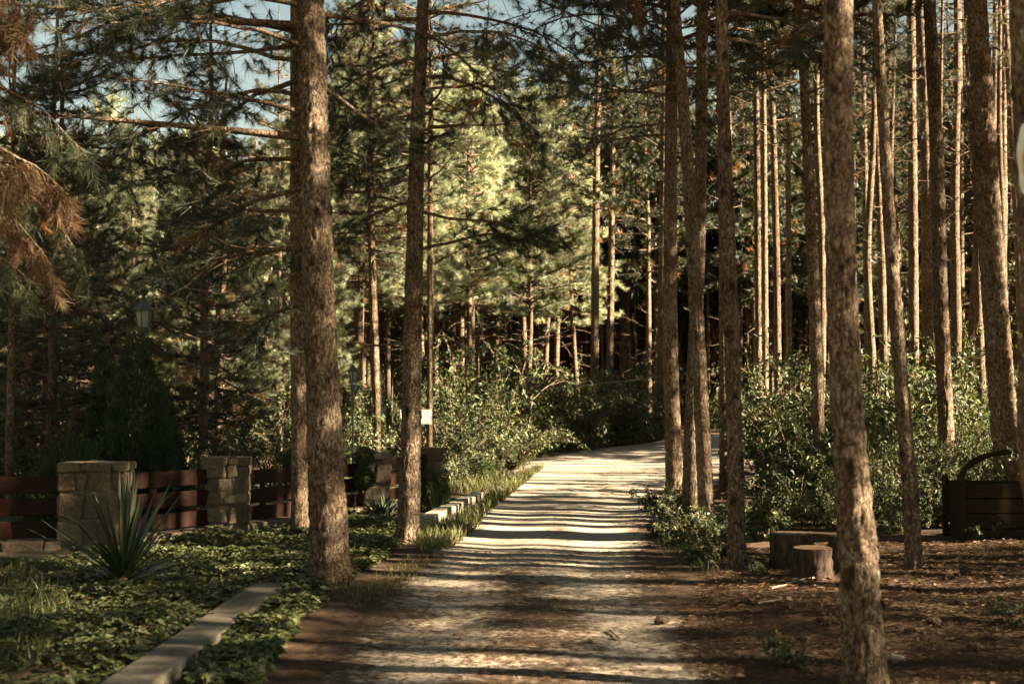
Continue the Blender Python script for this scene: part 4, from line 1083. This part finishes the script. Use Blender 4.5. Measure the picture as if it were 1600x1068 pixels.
PIL = [(150, 858, 0.64, 0.50, 'weathered stone pillar behind the yucca, widest of the row', 722), (353, 834, 0.50, 0.44, 'stone pillar right of the yucca, standing clear between two board sections', 715),
       (585, 800, 0.40, 0.36, 'sunlit stone pillar behind the topiary balls', 708), (673, 778, 0.33, 0.36, 'last stone pillar of the fence, beside the slim pine', 699)]
pc = []
for q, (px, py, w, d, lab, top) in enumerate(PIL):
    b = G(px, py); h = P(px, top, b.y).z - b.z
    stone_pillar(lab, b, R([6, 8, 10, 14][q]), w, d, h, 60+q)
    pc.append((b, w, h))
b0 = Vector((pc[0][0].x - 2.6, pc[0][0].y - 0.55, 0))
def board_section(label, a, b, z_tops, seed):
    d = (b-a); L = d.length; ang = math.atan2(d.y, d.x); mid = (a+b)/2
    t = thing('board_fence', label, 'board fence', (mid.x, mid.y, mid.z), ang, 'stained board fence sections between the pillars')
    rk = random.Random(seed)
    for zt in z_tops:
        bm = bmesh.new(); add_box(bm, (0, 0, 0), (L, 0.026, 0.165), None, 0.005)
        o = link('board', bm_mesh('board', bm, M['board']), t, (0, 0, zt-0.0875)); o.rotation_euler = (0, rk.gauss(0, 0.004), 0)
    for x in ([-L*0.12] if L < 1.2 else [-L/2+0.45, L/2-0.06]) :
        bm = bmesh.new(); add_box(bm, (0, 0.032, 0), (0.075, 0.034, z_tops[0]-0.08), None, 0.004)
        link('batten', bm_mesh('batten', bm, M['board']), t, (x, 0, (z_tops[0]+0.08)/2-0.02))
    return t
def seg(q0, q1):
    a, wa, _h = q0; b, wb, _h = q1
    dv = (b-a).normalized(); return a + dv*(wa/2-0.03), b - dv*(wb/2-0.03)
tops = [0.73, 0.51, 0.29]
secs = [((b0, 0.0, 0), pc[0]), (pc[0], pc[1]), (pc[1], pc[2]), (pc[2], pc[3])]
labs = ['dark red-brown board fence at the left edge, left of the widest pillar', 'red-brown board fence section between the yucca and the second pillar',
        'longest red-brown board fence section, partly behind the thick pine', 'short red-brown board fence section beside the slim pine']
plab = ['low stone plinth under the leftmost boards', 'low stone plinth under the boards beside the yucca', 'low stone plinth under the longest board section', 'low stone plinth under the short board section']
for q, (s0, s1) in enumerate(secs):
    a, b = seg(s0, s1)
    board_section(labs[q], a, b, [v*(1.0 if q < 2 else 0.92) for v in tops], q)
    L = (b-a).length; ang = math.atan2(b.y-a.y, b.x-a.x)
    rk = random.Random(90+q); bm = bmesh.new(); lay = bm.verts.layers.float.new('var'); x = -L/2
    while x < L/2:
        sw = min(rk.uniform(0.2, 0.42), L/2-x)
        vs = add_box(bm, (x+sw/2, rk.uniform(-0.012, 0.012), 0.0), (max(sw-0.01, 0.03), 0.40, 0.25), Matrix.Rotation(rk.gauss(0, 0.02), 3, 'Y'), 0.018, 2, 0.008, rk)
        vv = rk.random()
        for v in vs: v[lay] = vv
        x += sw
    mid = (a+b)/2
    tag(link('stone_plinth', bm_mesh('stone_plinth', bm, M['stone']), None, (mid.x, mid.y-0.04, mid.z-0.02), ang), plab[q], 'stone plinth', 'stone plinths under the fence')

# concrete edging slab, near left
def slab(label, a, b, w, h, z, m, name, cat, group=None):
    d = b-a; L = d.length; bm = bmesh.new(); add_box(bm, (0, 0, 0), (L, w, h), None, 0.012, 2)
    bmesh.ops.subdivide_edges(bm, edges=[e for e in bm.edges if e.calc_length() > 0.5], cuts=24, use_grid_fill=True)
    rk = random.Random(3)
    for v in bm.verts: v.co += Vector((0, rk.uniform(-0.004, 0.004), rk.uniform(-0.003, 0.003)))
    mid = (a+b)/2
    return tag(link(name, bm_mesh(name, bm, m), None, (mid.x, mid.y, z), math.atan2(d.y, d.x)), label, cat, group)
ka, kb = G(168, 1118), G(424, 928)
slab('long grey concrete edging slab between the ground cover and the bare earth', ka, kb, 0.26, 0.20, -0.01, M['concrete'], 'edging_slab', 'edging slab')
k0, k1_ = G(662, 832), G(748, 786)
nb = 8
for q in range(nb):
    f0 = q/nb; p = k0 + (k1_-k0)*((q+0.5)/nb); d = (k1_-k0)
    bm = bmesh.new(); rk = random.Random(q); add_box(bm, (0, 0, 0), (d.length/nb-0.012, 0.17, 0.36), None, 0.010, 2, 0.006, rk)
    lab = 'pale squared kerb block in the stepped row beside the track'
    if q == 0: lab = 'nearest pale kerb block, at the foot of the slim pine'
    if q == nb-1: lab = 'farthest pale kerb block at the end of the row'
    tag(link('kerb_block', bm_mesh('kerb_block', bm, M['kerb']), None, (p.x, p.y, p.z-0.02+0.008*(q % 3)), math.atan2(d.y, d.x) + rk.gauss(0, 0.02)), lab, 'kerb block', 'pale kerb blocks beside the track')

# ------------------------------------------------------------------ lanterns
def ring_prism(bm, prof, n=6, cap=True):
    rings = []
    for r, z in prof:
        rings.append([bm.verts.new((r*math.cos(a*2*math.pi/n+math.pi/n), r*math.sin(a*2*math.pi/n+math.pi/n), z)) for a in range(n)])
    for a, b in zip(rings, rings[1:]):
        for q in range(n): bm.faces.new((a[q], a[(q+1) % n], b[(q+1) % n], b[q]))
    if cap:
        bm.faces.new(rings[-1]); bm.faces.new(rings[0][::-1])
def lantern(label, px, py, Yd, s):
    b = P(px, py, Yd); gz = float(H(b.x, b.y)); hb = b.z-gz
    t = thing('garden_lantern', label, 'lantern', (b.x, b.y, gz))
    g = Geo(); g.tube(np.array([[0, 0, -0.1], [0, 0, 0.12], [0, 0, 0.121], [0, 0, hb-0.10]]), [0.04, 0.035, 0.016, 0.014], 10)
    g.tube(np.array([[0, 0, hb-0.13], [0, 0, hb-0.09], [0, 0, hb-0.03]]), [0.02, 0.04, 0.07*s], 10)
    link('post', g.mesh('post', [M['iron']], False), t)
    bm = bmesh.new(); ring_prism(bm, [(0.085*s, -0.02), (0.092*s, 0.012)])
    f = link('lantern_frame', bm_mesh('lantern_frame', bm, M['iron']), t, (0, 0, hb))
    g = Geo()
    for a in range(6):
        an = a*2*math.pi/6+math.pi/6
        g.tube(np.array([[0.083*s*math.cos(an), 0.083*s*math.sin(an), 0.0], [0.132*s*math.cos(an), 0.132*s*math.sin(an), 0.25*s]]), [0.008, 0.008], 5)
    link('glazing_bar', g.mesh('glazing_bar', [M['iron']]), f)
    bm = bmesh.new(); ring_prism(bm, [(0.076*s, 0.013), (0.122*s, 0.248*s)], cap=False)
    link('glass', bm_mesh('glass', bm, M['glass']), f)
    bm = bmesh.new(); ring_prism(bm, [(0.012, 0.03), (0.02, 0.10*s), (0.035*s, 0.13*s), (0.035*s, 0.2*s), (0.01, 0.235*s)], 10)
    link('bulb', bm_mesh('bulb', bm, M['white'], True), f)
    bm = bmesh.new(); ring_prism(bm, [(0.165*s, 0.245*s), (0.17*s, 0.262*s), (0.125*s, 0.31*s), (0.05*s, 0.385*s), (0.03*s, 0.40*s), (0.035*s, 0.415*s), (0.008, 0.44*s)])
    link('roof', bm_mesh('roof', bm, M['iron']), t, (0, 0, hb))
lantern('near garden lantern with a pointed six-sided roof above the dark cypress', 224, 512, 16.2, 0.86)
lantern('small farther lantern between the two front left trunks', 552, 596, 16.4, 0.50)

# white board on the trunk behind the slim pine
b = P(649, 651, 22.3)
t = thing('white_board', 'plain white board hung on the dark trunk, half hidden by the slim pine', 'sign', b)
bm = bmesh.new(); add_box(bm, (0, 0, 0), (0.54, 0.02, 0.25), None, 0.004); link('panel', bm_mesh('panel', bm, M['white']), t)
bm = bmesh.new(); add_box(bm, (0.12, 0.025, 0), (0.24, 0.03, 0.04), None, 0.003); link('bracket', bm_mesh('bracket', bm, M['old_wood']), t)

# ------------------------------------------------------------------ stumps, stones, planter
def stump(label, px, py, r, h, seed):
    b = G(px, py)
    t = thing('tree_stump', label, 'tree stump', b, seed, 'sawn stumps beside the nearest right trunk')
    pts = np.array([[0, 0, -0.08], [0.005, 0, h*0.5], [0.01, 0, h]]); rad = np.array([r*1.04, r, r*0.98])
    link('bark', trunk_mesh('bark', pts, rad, 60, 0.02, seed, 0.05, 0.10, None, 14, mats=M['stump_bark']), t)
    bm = bmesh.new(); n = 48; vs = []; rk = random.Random(seed)
    for k in range(5):
        f = 1-k/5.0
        vs.append([bm.verts.new((0.01+r*0.985*f*math.cos(a*2*math.pi/n)*(1+0.012*math.sin(a*3)), r*0.985*f*math.sin(a*2*math.pi/n), h+0.002+(0.004*(k % 2)) + rk.uniform(-0.002, 0.002))) for a in range(n)])
    c = bm.verts.new((0.01, 0, h+0.004))
    for a_, b_ in zip(vs, vs[1:]):
        for q in range(n): bm.faces.new((a_[q], a_[(q+1) % n], b_[(q+1) % n], b_[q]))
    for q in range(n): bm.faces.new((vs[-1][q], vs[-1][(q+1) % n], c))
    link('cut_face', bm_mesh('cut_face', bm, M['cut_wood'], True), t)
stump('taller dark tree stump with a pale sawn top, farther from the nearest trunk', 1239, 893, 0.185, 0.33, 41)
stump('lower paler tree stump leaning against the darker one', 1270, 908, 0.155, 0.27, 42)
g0 = G(1305, 898)
pts = np.array([[0, 0, -0.05], [0.02, 0, 0.2], [0.03, 0, 0.32]])
t = thing('tree_stump', 'narrow broken stump tucked behind the nearest right trunk', 'tree stump', g0, 0.5, 'sawn stumps beside the nearest right trunk')
link('bark', trunk_mesh('bark', pts, np.array([0.09, 0.08, 0.07]), 40, 0.02, 47, 0.10, 0.15, mats=M['stump_bark']), t)
bm = bmesh.new(); ring_prism(bm, [(0.068, 0.29), (0.05, 0.325)], 12); link('cut_face', bm_mesh('cut_face', bm, M['cut_wood']), t, (0.03, 0, 0))

def rock(label, px, py, s, seed, group='pale stones at the foot of the stumps'):
    b = G(px, py); bm = bmesh.new(); bmesh.ops.create_icosphere(bm, subdivisions=3, radius=1.0)
    V = np.array([v.co for v in bm.verts])
    d = 1 + 0.35*vnoise(V[:, 0]*1.3, V[:, 1]*1.3, V[:, 2]*1.3, seed) + 0.12*vnoise(V[:, 0]*4, V[:, 1]*4, V[:, 2]*4, seed)
    for v, k in zip(bm.verts, d): v.co = Vector((v.co.x*k*s[0], v.co.y*k*s[1], v.co.z*k*s[2]))
    tag(link('stone', bm_mesh('stone', bm, M['rock'], True), None, (b.x, b.y, b.z+s[2]*0.35), seed), label, 'stone', group)
rock('pale upright stone leaning on the lower stump', 1264, 906, (0.05, 0.04, 0.06), 1)
rock('flat pale stone left of the upright one at the stump', 1234, 909, (0.06, 0.045, 0.025), 2)
rock('small tan stone right of the upright one', 1281, 908, (0.035, 0.03, 0.035), 3)
rock('broad pale stone on the earth right of the nearest trunk foot', 1402, 1040, (0.05, 0.04, 0.05), 4)
rock('pale leafy-edged stone at the end of the edging slab', 400, 975, (0.06, 0.05, 0.045), 6)

# plank planter with a bent wooden handle
pb = G(1508, 850); PW, PD, PH = 1.15, 0.55, 0.60
t = thing('plank_planter', 'dark plank planter box with a tall arched handle at the right edge', 'planter', (pb.x, pb.y, pb.z), R(-3))
for q in range(4):
    bm = bmesh.new(); add_box(bm, (0, 0, 0), (PW, 0.035, PH/4-0.012), None, 0.006, 2)
    bmesh.ops.subdivide_edges(bm, edges=[e for e in bm.edges if e.calc_length() > 0.5], cuts=10)
    rk = random.Random(q)
    for v in bm.verts: v.co.z += rk.uniform(-0.003, 0.003)
    link('front_plank', bm_mesh('front_plank', bm, M['old_wood']), t, (PW/2, 0, PH*(q+0.5)/4))
    bm = bmesh.new(); add_box(bm, (0, 0, 0), (PW, 0.035, PH/4-0.012), None, 0.006, 2)
    link('rear_plank', bm_mesh('rear_plank', bm, M['old_wood']), t, (PW/2, PD, PH*(q+0.5)/4))
for x in (0.018, PW-0.018):
    bm = bmesh.new(); add_box(bm, (0, 0, 0), (0.035, PD-0.04, PH-0.02), None, 0.005); link('end_panel', bm_mesh('end_panel', bm, M['old_wood']), t, (x, PD/2, PH/2))
for x, y in ((-0.03, -0.025), (PW+0.03, -0.025), (-0.03, PD+0.025), (PW+0.03, PD+0.025)):
    bm = bmesh.new(); add_box(bm, (0, 0, 0), (0.055, 0.055, PH+0.06), None, 0.006); link('corner_post', bm_mesh('corner_post', bm, M['old_wood']), t, (x, y, PH/2+0.02))
bm = bmesh.new(); add_box(bm, (PW/2, PD/2, PH-0.10), (PW-0.08, PD-0.06, 0.03)); link('soil', bm_mesh('soil', bm, M['ground']), t)
g = Geo(); th = np.linspace(0, math.pi, 25)
arc = np.column_stack([PW/2 - (PW/2-0.03)*np.cos(th), np.full(25, PD/2), PH-0.1 + 0.40*np.sin(th)**0.75])
g.tube(arc, 0.030+0.005*np.sin(th*9), 10)
link('arched_handle', g.mesh('arched_handle', [M['old_wood']]), t)

# ------------------------------------------------------------------ cables
def cable(label, a, b, sag, r=0.006):
    tt = np.linspace(0, 1, 24)[:, None]; pts = np.array(a)[None]*(1-tt) + np.array(b)[None]*tt; pts[:, 2] -= sag*4*(tt[:, 0]*(1-tt[:, 0]))
    g = Geo(); m = pts.mean(0); g.tube(pts-m, np.full(24, r), 6)
    tag(link('cable', g.mesh('cable', [M['cable']]), None, m), label, 'cable')
cable('thin cable strung low across the trees beyond the bend', P(660, 622, 33), P(1230, 560, 33), 0.12, 0.010)
cable('thin dark cable running from above the near lantern to the thick pine', P(215, 430, 14.2), P(466, 462, 13.8), 0.08, 0.006)

# ------------------------------------------------------------------ ground cover, grass, litter
def in_poly(x, y, poly):
    ins = np.zeros(len(x), bool); n = len(poly)
    for q in range(n):
        (x1, y1), (x2, y2) = poly[q], poly[(q+1) % n]
        c = ((y1 > y) != (y2 > y)) & (x < (x2-x1)*(y-y1)/(y2-y1+1e-12)+x1)
        ins ^= c
    return ins
def poly_px(pts): return [(G(px, py).x, G(px, py).y) for px, py in pts]
def sample(poly, n, rng):
    a = np.array(poly); lo, hi = a.min(0), a.max(0); out = np.zeros((0, 2))
    while len(out) < n:
        q = rng.uniform(lo, hi, (n*2, 2)); out = np.vstack([out, q[in_poly(q[:, 0], q[:, 1], poly)]])
    return out[:n]
def zsurf(x, y): return H(x, y) + micro(x, y)[0]

rng = np.random.default_rng(61); g = Geo()
cover = poly_px([(-260, 1090), (150, 1090), (300, 1003), (400, 930), (470, 925), (505, 925), (560, 905), (600, 880), (630, 850), (615, 812), (560, 806), (480, 812), (400, 838), (240, 862), (60, 885), (-200, 910)])
pts = sample(cover, 27000, rng)
edge = poly_px([(285, 1085), (352, 1003), (430, 950), (480, 925), (520, 940), (470, 975), (430, 1035), (395, 1085)])
pts = np.vstack([pts, sample(edge, 2600, rng)])
dens = fbm(pts[:, 0]*1.6, pts[:, 1]*1.6, 0, 71)
pts = pts[dens + rng.uniform(-0.5, 0.8, len(pts)) > -0.08]
x, y = pts[:, 0], pts[:, 1]; n = len(x)
mound = 0.035 + 0.085*np.clip(fbm(x*2.2, y*2.2, 0, 73)+0.4, 0, 1.2)
zt = zsurf(x, y) + mound*rng.uniform(0.25, 1.15, n)
v = np.clip(0.42 + 0.35*fbm(x*1.3, y*1.3, 0, 75) + rng.normal(0, 0.15, n), 0, 1)
az = rng.uniform(0, 6.28, n); s = np.clip(rng.lognormal(-0.05, 0.33, n), 0.4, 1.9)
tilt = rng.normal(0, 0.35, (n, 2))
for da in (-0.95, 0, 0.95):
    D = np.column_stack([np.cos(az+da), np.sin(az+da), rng.normal(-0.1, 0.25, n)])
    g.leaves(np.column_stack([x, y, zt]), D, np.column_stack([tilt, np.ones(n)]), 0.046*s*(1.15 if da == 0 else 0.95), 0.034*s, v, mat=0)
for q in range(0, n, 9):
    g.tube(np.array([[x[q], y[q], zt[q]-mound[q]], [x[q]+0.01, y[q], zt[q]]]), [0.0018, 0.0012], 3, 0, 0.2, False)
tag(link('ground_cover', g.mesh('ground_cover', [M['cover']], False)), 'low leafy ground cover around the left trunks', 'ground cover', kind='stuff')

rng = np.random.default_rng(62); g = Geo()
def blades(pts, hmin, hmax, w, vlo, vhi):
    x, y = pts[:, 0], pts[:, 1]; n = len(x)
    D = np.column_stack([rng.normal(0, 0.45, n), rng.normal(0, 0.45, n), np.ones(n)])
    g.leaves(np.column_stack([x, y, zsurf(x, y)-0.01]), D, rng.normal(0, 1, (n, 3)), rng.uniform(hmin, hmax, n), w, rng.uniform(vlo, vhi, n), mat=0)
blades(sample(poly_px([(645, 850), (668, 835), (700, 815), (752, 785), (800, 748), (850, 730), (825, 752), (790, 780), (765, 800), (735, 835), (700, 862), (665, 868)]), 5200, rng), 0.05, 0.20, 0.007, 0, 1)
blades(sample(poly_px([(690, 775), (752, 772), (800, 748), (780, 738), (700, 752)]), 1800, rng), 0.05, 0.22, 0.008, 0, 0.9)
blades(sample(poly_px([(-80, 1060), (60, 1060), (120, 960), (40, 905), (-80, 920)]), 1600, rng), 0.06, 0.2, 0.007, 0, 0.7)
blades(sample(poly_px([(540, 930), (640, 870), (690, 870), (640, 915), (560, 960)]), 700, rng), 0.02, 0.08, 0.006, 0.2, 1)
blades(sample(poly_px([(1015, 830), (1060, 800), (1140, 900), (1090, 905), (1040, 870)]), 700, rng), 0.03, 0.14, 0.006, 0, 1)
tag(link('grass', g.mesh('grass', [M['grass']], False)), 'grass along the kerb and verge', 'grass', kind='stuff')

rng = np.random.default_rng(63); g = Geo()
def needles_on(pts, L, w, vlo, vhi, lift=0.012):
    x, y = pts[:, 0], pts[:, 1]; n = len(x); a = rng.uniform(0, 6.28, n)
    D = np.column_stack([np.cos(a), np.sin(a), rng.normal(0.03, 0.10, n)])
    g.leaves(np.column_stack([x, y, zsurf(x, y)+lift*rng.uniform(0.6, 1.6, n)]), D, np.column_stack([rng.normal(0, .3, n), rng.normal(0, .3, n), np.ones(n)]), L*rng.uniform(0.6, 1.2, n), w, rng.uniform(vlo, vhi, n), mat=0, fold=0.1)
rightp = poly_px([(1085, 1090), (1060, 980), (1100, 900), (1170, 860), (1350, 850), (1470, 852), (1640, 850), (1760, 1090)])
needles_on(sample(rightp, 26000, rng), 0.085, 0.0030, 0, 1)
needles_on(sample(rightp, 900, rng), 0.05, 0.03, 0.3, 1, 0.02)
trackp = poly_px([(430, 1090), (560, 930), (690, 860), (1010, 860), (1070, 930), (1120, 1090)])
needles_on(sample(trackp, 5200, rng), 0.075, 0.0028, 0, 0.9, 0.012)
needles_on(sample(trackp, 260, rng), 0.03, 0.018, 0.1, 1, 0.014)
needles_on(sample(cover, 2600, rng), 0.08, 0.003, 0.2, 1, 0.05)
needles_on(sample(cover, 260, rng), 0.045, 0.026, 0.2, 1, 0.07)
tag(link('needle_litter', g.mesh('needle_litter', [M['litter']], False)), 'fallen needles and dead leaves on the ground', 'litter', kind='stuff')

# pine cones and fallen twigs that can be told apart
def cone_mesh(seed):
    g = Geo(); rk = np.random.default_rng(seed)
    g.tube(np.array([[-0.03, 0, 0], [-0.015, 0, 0], [0.01, 0, 0], [0.032, 0, 0]]), [0.008, 0.014, 0.012, 0.003], 8)
    for q in range(46):
        f = q/46; a = q*2.4; r = 0.016*math.sin(math.pi*(0.12+0.85*f))+0.004
        p = np.array([-0.03+0.062*f, r*math.cos(a)*0.8, r*math.sin(a)*0.8])
        g.leaves([p], [[0.5, math.cos(a), math.sin(a)]], [[1, 0.1, 0.1]], 0.019, 0.016, 0.5, mat=0)
    return g.mesh('pine_cone', [M['cone']], False)
cm = cone_mesh(1); rk = random.Random(8)
for q, (px, py) in enumerate([(1508, 905), (1480, 910), (1545, 915), (1430, 925), (1375, 960), (1500, 950), (1232, 960), (1560, 985), (1420, 1000), (1290, 985), (1345, 915), (1033, 975), (1163, 950), (1462, 985), (1525, 1030), (1255, 1010)]):
    b = G(px, py)
    o = link('pine_cone', cm, None, (b.x, b.y, float(zsurf(np.array([b.x]), np.array([b.y]))[0])+0.018), rk.uniform(0, 6.28), rk.uniform(1.0, 1.5))
    tag(o, 'small dark pine cone lying on the needle litter at the right', 'pine cone', 'pine cones on the needle litter')
for q, (p0, p1, lab) in enumerate([((1205, 930), (1262, 912), 'thin dry stick lying in front of the stumps'), ((1268, 915), (1302, 908), 'short dry stick beside the narrow broken stump'), ((955, 985), (968, 1002), 'short dry twig lying on the right wheel track'), ((1180, 955), (1235, 945), 'dry stick lying on the sunlit needles left of the nearest trunk')]):
    a, b = G(*p0), G(*p1); mid = (a+b)/2; g = Geo(); n = 7; tt = np.linspace(0, 1, n)[:, None]; rng = np.random.default_rng(q)
    pp = np.array(a-mid)[None]*(1-tt)+np.array(b-mid)[None]*tt + rng.normal(0, 0.006, (n, 3))
    g.tube(pp, np.linspace(0.009, 0.004, n), 6, 0, 0.7)
    tag(link('stick', g.mesh('stick', [M['twig']]), None, (mid.x, mid.y, float(zsurf(np.array([mid.x]), np.array([mid.y]))[0])+0.02)), lab, 'stick')
